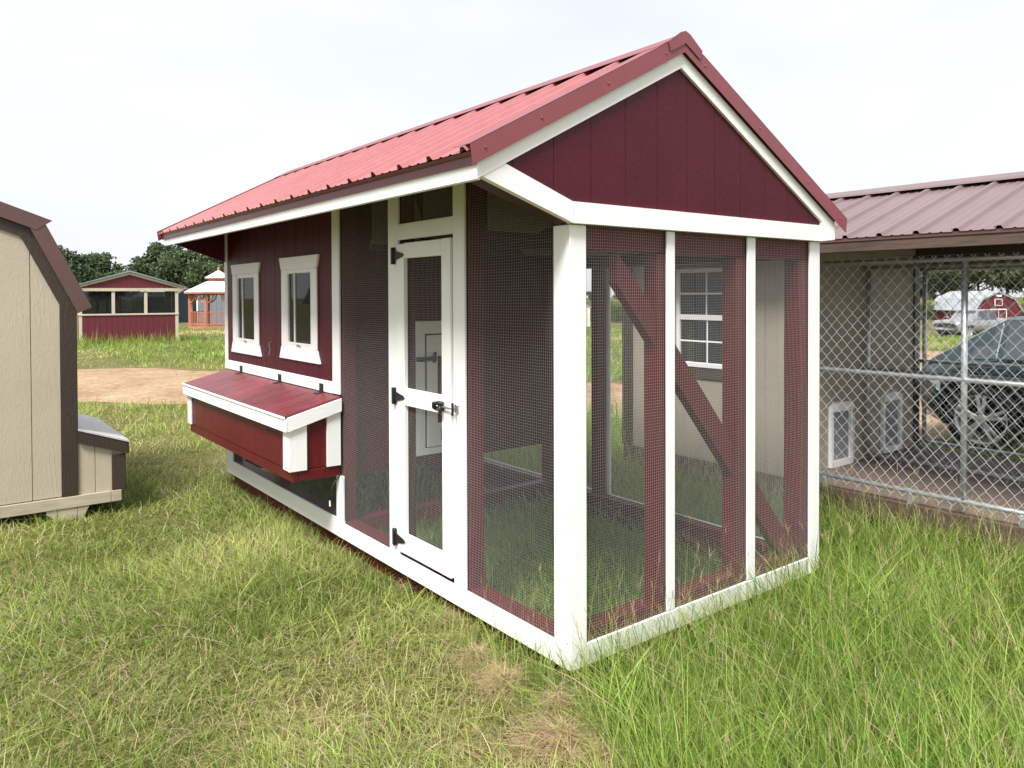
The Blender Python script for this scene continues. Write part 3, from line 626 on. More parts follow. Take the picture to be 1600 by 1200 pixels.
for x0, z0 in ((3.665, .125), (4.505, .135)):                 # two dog doors
    d = K('dog_door', MB().prism([(x0,z0+.05),(x0+.035,z0+.05),(x0+.035,z0+.445),(x0,z0+.445)], 1, KY-.03, KY-.0035), 'vinyl')
    K('door_frame', MB().prism([(x0+.295,z0+.05),(x0+.33,z0+.05),(x0+.33,z0+.445),(x0+.295,z0+.445)], 1, KY-.03, KY-.0035), 'vinyl', d)
    K('door_frame', MB().prism([(x0,z0),(x0+.33,z0),(x0+.33,z0+.0495),(x0,z0+.0495)], 1, KY-.035, KY-.0035), 'vinyl', d)
    K('door_frame', MB().prism([(x0,z0+.4455),(x0+.33,z0+.4455),(x0+.325,z0+.49),(x0+.26,z0+.515),(x0+.165,z0+.522),(x0+.07,z0+.515),(x0+.005,z0+.49)], 1, KY-.04, KY-.0035), 'vinyl', d)
    K('flap', B(x0+.037, x0+.293, KY-.012, KY-.0038, z0+.051, z0+.444), 'flap', d); K('latch', B(x0+.335, x0+.36, KY-.02, KY-.0035, z0+.20, z0+.32), 'vinyl', d)
    K('latch_slot', B(x0+.362, x0+.40, KY-.01, KY-.0035, z0+.05, z0+.40), 'greylid', d)
def chain(x, ya, yb, z0, z1, rails, posts, r=.0168, wr_=.0018):
    fr = K('fence_panel', MB().tube([(x,ya,rails[0]),(x,yb,rails[0])], r, 10), 'galv', sm=True)
    for z in rails[1:]: K('rail', MB().tube([(x+.004,ya,z),(x+.004,yb,z)], r*.97, 10), 'galv', fr, sm=True)
    for y in posts: K('post', MB().tube([(x+.008,y,rails[0]+.01),(x+.008,y,rails[-1]-.01)], r*1.1, 10), 'galv', fr, sm=True)
    p, hh = .0385, .0447; b = MB(); n = int(round((ya-yb)/p)); rows = int((z1-z0)/hh)
    for k in range(n):
        y0 = ya-k*p; pts = []
        for i in range(rows+1):
            s = i % 2; lft = (i+k) % 2
            yy_ = y0-p*(-.03+1.06*lft); pts.append((x-.022+(.0028 if lft else -.0028), yy_, z0+i*hh))
        top = pts[-1]; pts.append((top[0], top[1]-.014, top[2]+.02))
        b.tube(pts, wr_, 4, cap=False)
        b.tube([pts[0], (pts[0][0], pts[0][1]+.012, pts[0][2]-.02)], wr_, 4, cap=False)
        b.tube([top, (top[0], top[1]+.014, top[2]+.02)], wr_, 4, cap=False)
    K('chain_link', b, 'chain', fr, kind='stuff'); return fr
F1 = chain(KX, .985, -1.70, .175, 1.775, (1.735, .975, .212), (.965, -.225, -1.40))
F2 = chain(4.22, .985, -1.70, .15, 1.76, (1.735, .885, .165), (.965, -.23, -1.40), wr_=.0014); F3 = chain(KB-.03, .965, -1.70, .15, 1.76, (1.735, .90, .165), (.93, -.225, -1.40), wr_=.0014)
for y in (.7, .1, -.55, -1.15): K('bracket', B(KX-.012, KX+.03, y-.012, y+.012, .125, .20), 'galv', F1)
def kprof(sgn, y0, n):
    pr = rib_profile(y0, n); vs = []; ln = math.hypot(1, .34); un = Vector((.34*sgn/ln, 0, 1/ln)); xe = 4.15+sgn*1.35
    for th in (0, -.0016):
        for x in (4.15+sgn*.012, xe):
            for yy, h in pr: vs.append(Vector((x, yy, 2.345-.34*abs(x-4.15)))+un*(h*1.1+th))
    n_ = len(pr); fs = []
    for i in range(n_-1): fs += [(i,i+1,n_+i+1,n_+i), (2*n_+i,3*n_+i,3*n_+i+1,2*n_+i+1), (n_+i,n_+i+1,3*n_+i+1,3*n_+i)]
    if sgn > 0: fs = [tuple(reversed(f)) for f in fs]
    return MB().add(vs, fs)
y = -1.92
for k in range(5):
    rs = K('roof_sheet', kprof(-1, y, 4), 'kroof'); K('roof_sheet', kprof(1, y, 4), 'kroof')
    for q in range(4):
        for xs_ in (2.84, 3.40):
            zz = 2.345-.34*abs(xs_-4.15); K('screw', MB().lathe([(0,.007),(.005,.006),(.008,.001)], (xs_, y+q*.2286+.058, zz), (-.32,0,.94), 6), 'brown_metal', rs)
    y += .9144
YKE = y
K('roof_deck', MB().prism([(4.15,2.336),(2.83,2.336-.34*1.32),(2.83,2.322-.34*1.32),(4.15,2.322),(5.47,2.322-.34*1.32),(5.47,2.336-.34*1.32)], 1, -1.9, YKE-.02), 'kwood')
K('ridge_cap', MB().prism([(4.15,2.385),(4.0,2.335),(3.985,2.318),(4.0,2.328),(4.15,2.378),(4.30,2.328),(4.315,2.318),(4.30,2.335)], 1, -1.93, YKE+.01), 'kroof')
K('eave_trim', B(2.806, 2.812, -1.9, YKE-.02, 1.862, 1.888), 'brown_metal'); K('fascia', B(2.8125, 2.835, -1.9, YKE-.02, 1.795, 1.885), 'kwood'); K('fascia', B(5.465, 5.485, -1.9, YKE-.02, 1.795, 1.88), 'kwood')
K('header_beam', B(KX+.0, KX+.045, YK0, YK1, 1.853, 1.955), 'kwood'); K('header_beam', B(KB-.045, KB, YK0, YK1, 1.862, 1.955), 'kwood')
K('gable_panel', MB().prism([(3.1,1.957),(4.15,2.315),(5.2,1.957),(5.2,1.862),(3.1,1.862)], 1, YK1-.02, YK1-.006), 'ktan'); K('gable_panel', MB().prism([(3.15,1.957),(4.15,2.30),(5.15,1.957),(5.15,1.862),(3.15,1.862)], 1, KY+.0, KY+.012), 'ktan')
for i in range(7):
    yy_ = -1.7+i*.61; K('rafter', MB().prism([(4.15,2.318),(2.84,1.873),(2.84,1.80),(4.15,2.245),(5.46,1.80),(5.46,1.873)], 1, yy_, yy_+.038), 'kwood')
for sgn in (-1, 1):
    K('rake_trim', MB().prism([(4.15,2.372),(4.15+sgn*1.36,2.372-.34*1.36),(4.15+sgn*1.36,2.30-.34*1.36),(4.15,2.30)], 1, YKE+.002, YKE+.006), 'brown_metal')

# ------------------------------------------------------------------ buildings farther off
FACE = YAW-math.pi/2
def flatm(name, col, rough=.6, var=.1): return paint(name, col, 'z', rough, .001, var)
M['f_red'] = flatm('far_red_siding', (.115,.011,.021)); M['f_tan'] = flatm('far_tan_trim', (.52,.46,.36)); M['f_grey'] = metal_paint('far_grey_roof', (.22,.25,.28), .4)
M['f_blue'] = flatm('far_navy_siding', (.022,.04,.065)); M['f_white'] = flatm('far_white_trim', (.78,.78,.78), .6, .04); M['f_slate'] = flatm('far_slate_siding', (.17,.19,.22)); M['f_cream'] = flatm('far_cream_siding', (.62,.58,.44))
M['f_salmon'] = paint('stained_cedar', (.50,.19,.115), 'z', .6, .001, .2); M['f_shingle'] = metal_paint('white_metal_roof', (.80,.80,.79), .4); M['f_ltgrey'] = metal_paint('pale_grey_roof', (.36,.38,.40), .45)
kk = at(203, 28.2)
kio = thing('screened_hut', kk, 'dark red hut with tan trim and a dark screened upper half across the dirt road', 'hut', rz=FACE+.53)
H = lambda n, b, mt, par=None, **k: part(n, b, M[mt], par or kio, **k)
hw, dp = 1.66, 3.6
for i in range(16): H('siding_board', B(-hw+.1+i*.1955*1.0, -hw+.1+(i+1)*.1955-.004 if i < 15 else hw-.1, .004, .02, -.1, 1.06), 'f_red')
H('wall_backing', B(-hw+.03, hw-.03, .021, .05, -.15, 1.05), 'f_red')
for i in range(18): H('siding_board', B(-hw, -hw+.02, .10+i*.194, .10+(i+1)*.194-.004, -.1, 1.06), 'f_red')
H('side_wall', B(hw-.02, hw, .1, dp, -.15, 1.06), 'f_red'); H('rear_wall', B(-hw, hw, dp, dp+.05, -.15, 1.06), 'f_red')
for x in (-hw, -hw+1.06, hw-1.18, hw-.11): H('post', B(x, x+.11, -.005, .09, -.15 if abs(x) > 1.4 else 1.125, 2.0), 'f_tan')
for x in (-hw, hw-.1): H('post', B(x, x+.1, dp-.08, dp+.055, -.15, 2.0), 'f_tan')
for y in (1.2, 2.4):
    for x in (-hw, hw-.09): H('post', B(x, x+.09, y, y+.09, 1.11, 2.0), 'f_tan')
H('rail', B(-hw-.02, hw+.02, -.03, .10, 1.062, 1.122), 'f_tan'); H('rail', B(-hw-.01, -hw+.09, .102, dp, 1.062, 1.105), 'f_tan'); H('rail', B(hw-.09, hw+.01, .102, dp, 1.062, 1.105), 'f_tan'); H('rail', B(-hw+.1, hw-.1, dp-.05, dp+.06, 1.062, 1.12), 'f_tan')
for a, c in ((-hw+.11,-hw+1.06), (-hw+1.17,hw-1.18), (hw-1.07,hw-.11)): H('screen', B(a, c, .04, .044, 1.123, 1.93, c=0), 'screen')
for x in (-hw+.04, hw-.044): H('screen', B(x, x+.004, .11, dp-.09, 1.106, 1.93, c=0), 'screen')
H('screen', B(-hw+.11, hw-.11, dp+.01, dp+.014, 1.121, 1.93, c=0), 'screen')
H('header', B(-hw-.12, hw+.12, -.04, .085, 1.95, 2.06), 'f_tan'); H('header', B(-hw-.02, -hw+.07, .087, dp, 1.95, 2.06), 'f_tan'); H('header', B(hw-.07, hw+.02, .087, dp, 1.95, 2.06), 'f_tan')
for i in range(17):
    a = -hw+i*.1955; c = a+.188; f = lambda x: 2.06+max(0, .50*(1-abs(x)/1.66)); pts = [(a,2.061),(c,2.061),(c,f(c)+.002)]
    if a < 0 < c: pts.append((0, f(0)))
    pts.append((a, f(a)+.002)); H('gable_board', MB().prism(pts, 1, .0, .03), 'f_red')
for s in (-1, 1):
    H('rake_board', MB().prism([(0,2.66),(s*1.86,2.10),(s*1.86,2.02),(0,2.56)], 1, -.045, -.005), 'f_tan')
    for j in range(3): H('roof_sheet', MB().prism([(0,2.72),(s*1.95,2.115),(s*1.95,2.09),(0,2.665)], 1, -.12+j*1.30, -.12+(j+1)*1.30-.004), 'f_grey')
H('floor', B(-hw+.05, hw-.05, .06, dp-.01, -.05, .02), 'f_tan')
# gazebo
gz = thing('gazebo', at(342, 52), 'cedar coloured octagonal gazebo with white two tier roof, partly behind the red coop', 'gazebo', rz=FACE+.32)
Gz = lambda n, b, mt, par=None, **k: part(n, b, M[mt], par or gz, **k)
R8 = 1.95; ang = [math.pi/8+k*math.pi/4 for k in range(8)]; pt8 = lambda r, z: [(r*math.cos(a), r*math.sin(a), z) for a in ang]
def frust(r0, z0, r1, z1):
    b = MB(); v = pt8(r0, z0)+pt8(r1, z1); b.add(v, [(k,(k+1)%8,8+(k+1)%8,8+k) for k in range(8)]+[tuple(range(7,-1,-1)), tuple(range(8,16))]); return b
Gz('floor', frust(R8+.1, -.1, R8+.1, .18), 'f_salmon')
for k in range(8):
    x, y = R8*math.cos(ang[k]), R8*math.sin(ang[k]); x2, y2 = R8*math.cos(ang[(k+1)%8]), R8*math.sin(ang[(k+1)%8]); a = Vector((x,y,0)); c = Vector((x2,y2,0)); u = (c-a).normalized()
    Gz('post', B(x-.075, x+.075, y-.075, y+.075, .18, 2.35), 'f_salmon')
    if k != 1:
        rl = Gz('railing', MB().bar(a+u*.09+Vector((0,0,1.13)), c-u*.09+Vector((0,0,1.13)), .09, .05), 'f_salmon'); Gz('bottom_rail', MB().bar(a+u*.09+Vector((0,0,.33)), c-u*.09+Vector((0,0,.33)), .05, .05), 'f_salmon', rl)
        bb = MB(); n = 9; L = (c-a).length
        for i in range(n): p = a+u*(L*(i+1)/(n+1)); bb.bar(p+Vector((0,0,.36)), p+Vector((0,0,1.1)), .04, .04, up=(1,0,.01))
        Gz('baluster', bb, 'f_salmon', rl, kind='stuff')
    for (p, sg) in ((a, 1), (c, -1)):
        pts = [p+u*sg*(.08+.42*math.sin(t*math.pi/2)**1)+Vector((0,0,1.75+.55*(1-math.cos(t*math.pi/2)))) for t in (0,.25,.5,.75,1)]
        Gz('brace', MB().tube(pts, .05, 6), 'f_salmon')
    Gz('spandrel', MB().bar(a+Vector((0,0,2.33)), c+Vector((0,0,2.33)), .05, .10), 'f_salmon'); fa = a*1.17; fc = c*1.17
    Gz('fascia', MB().bar(fa+Vector((0,0,2.42)), fc+Vector((0,0,2.42)), .04, .12), 'f_salmon')
    Gz('scallop_trim', MB().bar(fa*.985+Vector((0,0,2.33)), fc*.985+Vector((0,0,2.33)), .03, .06), 'black')
Gz('roof', frust(2.32, 2.47, .75, 3.22), 'f_shingle'); Gz('cupola', frust(.70, 3.15, .70, 3.38), 'f_salmon'); Gz('cupola_trim', frust(.92, 3.36, .92, 3.44), 'f_salmon'); Gz('cupola_roof', frust(.95, 3.445, .04, 3.95), 'f_shingle'); Gz('finial', MB().lathe([(.02,0),(.07,.08),(.09,.16),(.05,.24),(0,.3)], (0,0,3.9), (0,0,1), 10), 'f_salmon')
def small_shed(name, loc, label, W_, D_, Hh, pk, wall, trim, roof, rz, cat='shed', doorx=None, off=None):
    r = thing(name, loc, label, cat, rz=rz); S = lambda n, b, mt, par=None: part(n, b, M[mt], par or r)
    n = max(4, int(W_/.4))
    for i in range(n): S('wall_panel', B(-W_/2+i*W_/n+.006, -W_/2+(i+1)*W_/n-.006, 0, .04, -.3, Hh), wall)
    n2 = max(4, int(D_/.4))
    for s in (-1, 1):
        for i in range(n2): S('wall_panel', B(s*W_/2-.02, s*W_/2+.02, .05+i*(D_-.1)/n2+.006, .05+(i+1)*(D_-.1)/n2-.006, -.3, Hh), wall)
    S('rear_wall', B(-W_/2, W_/2, D_-.04, D_, -.3, Hh), wall)
    for x in (-W_/2, W_/2): S('corner_board', B(x-.06, x+.06, -.03, .05, -.3, Hh), trim)
    S('gable', MB().prism([(-W_/2,Hh),(W_/2,Hh),(0,Hh+pk)], 1, 0, .04), wall); S('gable', MB().prism([(-W_/2,Hh),(W_/2,Hh),(0,Hh+pk)], 1, D_-.04, D_), wall)
    for s in (-1, 1):
        k = pk/(W_/2); e = W_/2+.15
        S('roof', MB().prism([(0,Hh+pk+.12),(s*e,Hh+pk+.12-k*e),(s*e,Hh+pk+.05-k*e),(0,Hh+pk+.05)], 1, -.15, D_+.15), roof); S('rake_board', MB().prism([(0,Hh+pk+.05),(s*e,Hh+pk+.05-k*e),(s*e,Hh+pk-.08-k*e),(0,Hh+pk-.08)], 1, -.06, -.031), trim)
    if doorx is not None:
        d = S('door', B(doorx-.45, doorx+.45, -.05, -.001, -.05, min(1.95, Hh-.05)), trim); S('door_panel', B(doorx-.36, doorx+.36, -.06, -.0505, .05, min(1.85, Hh-.15)), wall, d)
    return r
small_shed('storage_shed', at(290, 76), 'navy blue storage shed with white corner boards and grey roof behind the gazebo', 3.0, 6.0, 2.6, .85, 'f_blue', 'f_white', 'f_grey', FACE+1.05)
small_shed('storage_shed', at(346, 70), 'slate grey storage shed seen through the gazebo posts', 4.2, 3.2, 2.3, .9, 'f_slate', 'f_white', 'f_grey', FACE+.2, doorx=.8)
small_shed('storage_shed', at(898, 64), 'cream storage shed seen through the wire mesh beside the near corner post', 2.5, 3, 1.7, .55, 'f_cream', 'f_white', 'f_grey', FACE+.1, doorx=-.3)
# red gambrel barn
bn = thing('barn', at(1560, 110), 'red gambrel barn with pale grey roof seen through the chain link', 'barn', rz=FACE+.10)
Bn = lambda n, b, mt, par=None: part(n, b, M[mt], par or bn)
gw = 3.5; gp = [(-gw,0),(gw,0),(gw,1.75),(gw*.72,3.2),(0,4.25),(-gw*.72,3.2),(-gw,1.75)]
n = 14
for i in range(n):
    a = -gw+i*2*gw/n; c = a+2*gw/n-.02
    def tp(x):
        ax = abs(x); return 1.75+(gw-ax)/(gw*.28)*1.45 if ax > gw*.72 else 3.2+(gw*.72-ax)/(gw*.72)*1.05
    pts = [(a,-.5),(c,-.5),(c,tp(c)-.08)]
    for bx in (gw*.72, 0, -gw*.72):
        if a < bx < c: pts.append((bx, tp(bx)-.08))
    pts.append((a, tp(a)-.08)); Bn('wall_board', MB().prism(pts, 1, 0, .06), 'f_red')
for s in (-1, 1):
    for i in range(12): Bn('wall_board', B(s*gw-.03, s*gw+.03, .07+i*.83, .07+(i+1)*.83-.02, -.5, 1.78), 'f_red')
    rp_ = [(gw+.3,1.45),(gw*.72,3.25),(0,4.33)]
    for a, c in zip(rp_[:-1], rp_[1:]):
        for j in range(5): Bn('roof_sheet', MB().prism([(s*a[0],a[1]),(s*c[0],c[1]),(s*c[0],c[1]+.08),(s*a[0],a[1]+.08)], 1, -.3+j*2.12, -.3+(j+1)*2.12-.01), 'f_ltgrey')
    for a, c in zip(rp_[:-1], rp_[1:]): Bn('rake_board', MB().prism([(s*a[0],a[1]),(s*c[0],c[1]),(s*c[0],c[1]-.18),(s*a[0],a[1]-.18)], 1, -.2, -.05), 'f_white')
Bn('rear_wall', MB().prism([(p[0]*.99, p[1]-.1) for p in gp], 1, 9.95, 10.0), 'f_red')
ldr = Bn('loft_door', B(-.62, .62, -.05, -.005, 2.25, 3.25), 'f_white'); Bn('door_panel', B(-.5, .5, -.07, -.051, 2.35, 3.15), 'f_red', ldr); Bn('sign', B(-.45, .45, -.10, -.06, 3.55, 3.85), 'f_white')
wd = Bn('window', B(-gw-.06, -gw-.031, 4.6, 5.4, .7, 1.5), 'f_white'); Bn('pane', B(-gw-.07, -gw-.061, 4.7, 5.3, .8, 1.4), 'black', wd)
bd = Bn('door', B(-1.3, 1.3, -.05, -.005, -.4, 1.8), 'f_white'); Bn('door_panel', B(-1.15, -.05, -.07, -.051, -.4, 1.65), 'f_red', bd); Bn('door_panel', B(.05, 1.15, -.07, -.051, -.4, 1.65), 'f_red', bd)

# ------------------------------------------------------------------ vehicles
def carpaint(name, col):
    m, t, b, oc = base(name); b.inputs['Base Color'].default_value = (*col, 1); b.inputs['Metallic'].default_value = .6; b.inputs['Roughness'].default_value = .25; b.inputs['Coat Weight'].default_value = 1; b.inputs['Coat Roughness'].default_value = .04
    bump(t, noise(t, oc, 300, 2), b, .03, .001); return m
M['teal'] = carpaint('dark_teal_car_paint', (.022,.050,.060)); M['silver'] = carpaint('silver_truck_paint', (.38,.39,.40)); M['tyre'] = metal_paint('tyre_rubber', (.012,.012,.012), .8); M['rim'] = metal_paint('alloy_rim', (.72,.72,.73), .45, metallic=.6)
M['cglass'] = glass('car_glass', (.03,.04,.05), .12); M['cglass'].node_tree.nodes['Principled BSDF'].inputs['IOR'].default_value = 2.1; M['lamp'] = glass('lamp_lens', (.6,.62,.65), .1); M['dark'] = metal_paint('dark_plastic', (.012,.012,.013), .6)
def loft(st, sec):
    b = MB(); rows = []
    for s in st:
        h = sec(*s); r = [(s[0], y, z) for y, z in h]+[(s[0], -y, z) for y, z in reversed(h) if y > 1e-6]; rows.append(r)
    n = len(rows[0]); v = [p for r in rows for p in r]; f = []
    for i in range(len(rows)-1):
        for k in range(n): f.append((i*n+k, i*n+(k+1)%n, (i+1)*n+(k+1)%n, (i+1)*n+k))
    f += [tuple(range(n)), tuple(range((len(rows)-1)*n+n-1, (len(rows)-1)*n-1, -1))]
    return b.add(v, [tuple(reversed(q)) for q in f])
def body_sec(x, zb, zt, w): return [(0,zb),(.8*w,zb),(.96*w,zb+.1),(w,zb+.26*(zt-zb)+.05),(.995*w,zb+.6*(zt-zb)),(.975*w,zt-.1),(.93*w,zt-.025),(.80*w,zt+.004),(.4*w,zt+.03),(0,zt+.038)]
def vehicle(name, loc, label, rz, mat, st, cab, wheels, wr, hw, truck=False, front=2.3):
    r = thing(name, loc, label, 'car' if not truck else 'truck', rz=rz); V = lambda n, b, mt, par=None, **k: part(n, b, M[mt], par or r, **k)
    bo = V('body', loft(st, body_sec), mat, sm=True)
    cu = MB()
    for x in wheels:
        for s in (-1, 1): cu.lathe([(0,0),(wr+.06,0),(wr+.06,.5),(0,.5)], (x, s*(hw-.30), wr-.0), (0,s,0), 28)
    cme = bpy.data.meshes.new('cut'); cme.from_pydata([tuple(p) for p in cu.v], [], cu.f); co = bpy.data.objects.new('cut', cme); COL.objects.link(co)
    co.parent = r; md = bo.modifiers.new('b', 'BOOLEAN'); md.object = co; md.operation = 'DIFFERENCE'; md.solver = 'EXACT'
    dg = bpy.context.evaluated_depsgraph_get(); dg.update(); nm = bpy.data.meshes.new_from_object(bo.evaluated_get(dg)); bo.modifiers.clear(); bo.data = nm; bpy.data.objects.remove(co)
    V('underbody', B(st[-1][0]+.25, st[0][0]-.25, -hw*.7, hw*.7, .22, .5), 'dark')
    # cabin
    vs = []; fs = []
    for x, zb, zt, wb, wt in cab:
        vs += [(x,wb,zb),(x,wt+(wb-wt)*.12,zt-.03),(x,wt*.9,zt),(x,-wt*.9,zt),(x,-wt-(wb-wt)*.12,zt-.03),(x,-wb,zb)]
    nc = len(cab)
    for i in range(nc-1):
        for k in range(5): fs.append((i*6+k, (i+1)*6+k, (i+1)*6+k+1, i*6+k+1))
    fs += [(0,1,2,3,4,5), tuple((nc-1)*6+k for k in (5,4,3,2,1,0))]
    V('cabin', MB().add(vs, fs), mat, bo)
    def pt(i, k): return Vector(vs[i*6+k])
    def panel(nm_, q, ins, mt='cglass', o=.008):
        c = sum(q, Vector())/4; nrm = (q[1]-q[0]).cross(q[2]-q[0]).normalized(); cc = Vector((cab[nc//2][0],0,.9))
        if nrm.dot(c-cc) < 0: nrm = -nrm
        q2 = [p+(c-p)*ins for p in q]; v = [p+nrm*o for p in q2]+[p-nrm*.01 for p in q2]
        V(nm_, MB().add(v, [(0,1,2,3),(4,7,6,5),(0,4,5,1),(1,5,6,2),(2,6,7,3),(3,7,4,0)]), mt, bo)
    panel('windscreen', [pt(0,1),pt(1,2),pt(1,3),pt(0,4)], .07); panel('rear_window', [pt(nc-2,2),pt(nc-1,1),pt(nc-1,4),pt(nc-2,3)], .1)
    for a, c in ((0, 1),): pass
    for sd in (0, 5):
        up = 1 if sd == 0 else 4
        for i in range(1, nc-2): panel('side_window', [pt(i,sd),pt(i+1,sd),pt(i+1,up),pt(i,up)], .09)
        q = [pt(0,sd)*.45+pt(1,sd)*.55, pt(1,sd), pt(1,up), pt(0,up)*.25+pt(1,up)*.75]; panel('side_window', q, .12)
        if not truck: panel('side_window', [pt(nc-2,sd), pt(nc-1,sd)*.4+pt(nc-2,sd)*.6, pt(nc-1,up)*.2+pt(nc-2,up)*.8, pt(nc-2,up)], .12)
    for x in wheels:
        for s in (-1, 1):
            y = s*(hw-.02); o = (x, y-s*.20, wr)
            wh = V('wheel', MB().lathe([(wr*.70,0),(wr*.93,0),(wr,.03),(wr,.17),(wr*.95,.20),(wr*.74,.205),(wr*.70,.19)], o, (0,s,0), 32), 'tyre', sm=True)
            V('rim', MB().lathe([(wr*.745,.185),(wr*.73,.20),(wr*.68,.195),(wr*.66,.12),(wr*.66,.02)], o, (0,s,0), 32), 'rim', wh, sm=True)
            V('brake_disc', MB().lathe([(0,.06),(wr*.55,.06),(wr*.55,.04)], o, (0,s,0), 24), 'dark', wh)
            sp = MB(); C0 = Vector(o)+Vector((0,s*.175,0))
            for k in range(5):
                for dl in (-.16, .16):
                    a = k*2*math.pi/5+.3; a1 = a+dl*.55; a2 = a+dl
                    sp.bar(C0+Vector((math.cos(a1),0,math.sin(a1)))*wr*.10, C0+Vector((math.cos(a2),0,math.sin(a2)))*wr*.71+Vector((0,s*.012,0)), .03, .028, up=(0,1,0))
            V('spokes', sp, 'rim', wh); V('hub_cap', MB().lathe([(0,.20),(wr*.12,.195),(wr*.16,.165)], o, (0,s,0), 16), 'rim', wh)
    for s in (-1, 1):
        zt = st[2][2]
        V('headlight', MB().prism([(front-.42,zt-.03),(front-.10,zt-.10),(front-.04,zt-.20),(front-.30,zt-.17)], 1, s*hw*.66, s*hw*.945), 'lamp')
        V('tail_light', MB().prism([(st[-1][0]+.03,s*hw*.62),(st[-1][0]+.09,s*hw*.83),(st[-1][0]+.34,s*hw*.965),(st[-1][0]+.34,s*hw*.6)], 2, .60, .74), 'lamp')
        mx_ = cab[0][0]-.25; V('mirror', MB().box(mx_-.06, mx_+.08, s*(hw+.0), s*(hw+.17), cab[0][1]+.04, cab[0][1]+.18, c=.03), mat)
        for dx in (cab[1][0]-.75, cab[1][0]-1.75): V('door_handle', B(dx-.1, dx+.1, s*(hw-.012), s*(hw+.012), st[4][2]-.2, st[4][2]-.165), mat)
    V('grille', B(front-.09, front+.0, -.42, .42, .42, .66), 'dark'); V('number_plate', B(front+.02, front+.045, -.26, .26, .38, .5), 'dark')
    return r
sed_st = [(2.30,.34,.60,.52),(2.20,.25,.70,.72),(1.98,.21,.80,.86),(1.45,.20,.88,.905),(.95,.20,.93,.915),(0,.20,.93,.92),(-1.0,.20,.95,.92),(-1.6,.2,.945,.91),(-1.95,.24,.90,.87),(-2.15,.3,.86,.78),(-2.24,.38,.78,.62)]
sed_cab = [(1.08,.925,.945,.80,.66),(.25,.93,1.36,.83,.60),(-.35,.93,1.42,.84,.62),(-1.38,.94,1.375,.82,.58),(-2.14,.86,.90,.75,.62)]
vehicle('parked_car', (7.2, -.62, -.1), 'dark teal hatchback parked behind the chain link kennel', -math.pi/2-.03, 'teal', sed_st, sed_cab, (1.30, -1.50), .345, .92, front=2.24)
pk_st = [(2.75,.55,.95,.80),(2.68,.42,1.08,.90),(2.45,.38,1.15,.97),(1.7,.38,1.18,.98),(1.2,.38,1.20,.98),(0,.38,1.20,.98),(-1.0,.38,1.20,.98),(-2.0,.4,1.22,.98),(-2.6,.42,1.22,.97),(-2.78,.5,1.18,.92)]
pk_cab = [(1.28,1.19,1.21,.90,.76),(.55,1.2,1.80,.92,.72),(-.25,1.2,1.86,.92,.74),(-1.0,1.2,1.83,.92,.72),(-1.12,1.2,1.22,.90,.74)]
vehicle('pickup_truck', at(1521, 50), 'silver pickup truck parked on the grass before the red barn', FACE+math.pi+.42, 'silver', pk_st, pk_cab, (1.75, -1.75), .40, .98, truck=True, front=2.72)

# ------------------------------------------------------------------ trees
def leaf_mat(name, c0, c1, tr=.25):
    m = bpy.data.materials.new(name); m.use_nodes = True; t = m.node_tree; b = t.nodes['Principled BSDF']
    oi = t.nodes.new('ShaderNodeTexCoord').outputs['Object']; n = noise(t, oi, .8, 4, .7); ri = t.nodes.new('ShaderNodeObjectInfo')
    ad = t.nodes.new('ShaderNodeMath'); ad.operation = 'MULTIPLY_ADD'; t.links.new(ri.outputs['Random'], ad.inputs[0]); ad.inputs[1].default_value = .3; t.links.new(n, ad.inputs[2])
    c = ramp(t, ad.outputs[0], [(.35, c0), (.95, c1)]); t.links.new(c, b.inputs['Base Color']); b.inputs['Roughness'].default_value = .7; b.inputs['Specular IOR Level'].default_value = .2
    tl = t.nodes.new('ShaderNodeBsdfTranslucent'); t.links.new(c, tl.inputs['Color']); ms = t.nodes.new('ShaderNodeMixShader'); ms.inputs[0].default_value = tr
    t.links.new(b.outputs[0], ms.inputs[1]); t.links.new(tl.outputs[0], ms.inputs[2]); t.links.new(ms.outputs[0], t.nodes['Material Output'].inputs['Surface']); return m
LEAF = leaf_mat('dark_tree_leaves', (.050,.078,.042), (.125,.170,.080)); BARK = paint('tree_bark', (.10,.075,.055), 'z', .9, .02, .3, gs=8)
def mesh_np(name, V_, T_, mat, col=None):
    me = bpy.data.meshes.new(name); me.vertices.add(len(V_)); me.vertices.foreach_set('co', np.asarray(V_, np.float32).ravel())
    T_ = np.asarray(T_, np.int32); k = T_.shape[1]; me.loops.add(T_.size); me.loops.foreach_set('vertex_index', T_.ravel()); me.polygons.add(len(T_)); me.polygons.foreach_set('loop_start', np.arange(0, T_.size, k, dtype=np.int32)); me.polygons.foreach_set('loop_total', np.full(len(T_), k, np.int32))
    if col is not None:
        a = me.attributes.new('col', 'FLOAT_COLOR', 'POINT'); a.data.foreach_set('color', np.asarray(col, np.float32).ravel())
    me.materials.append(mat); me.update(); me.validate(); return me
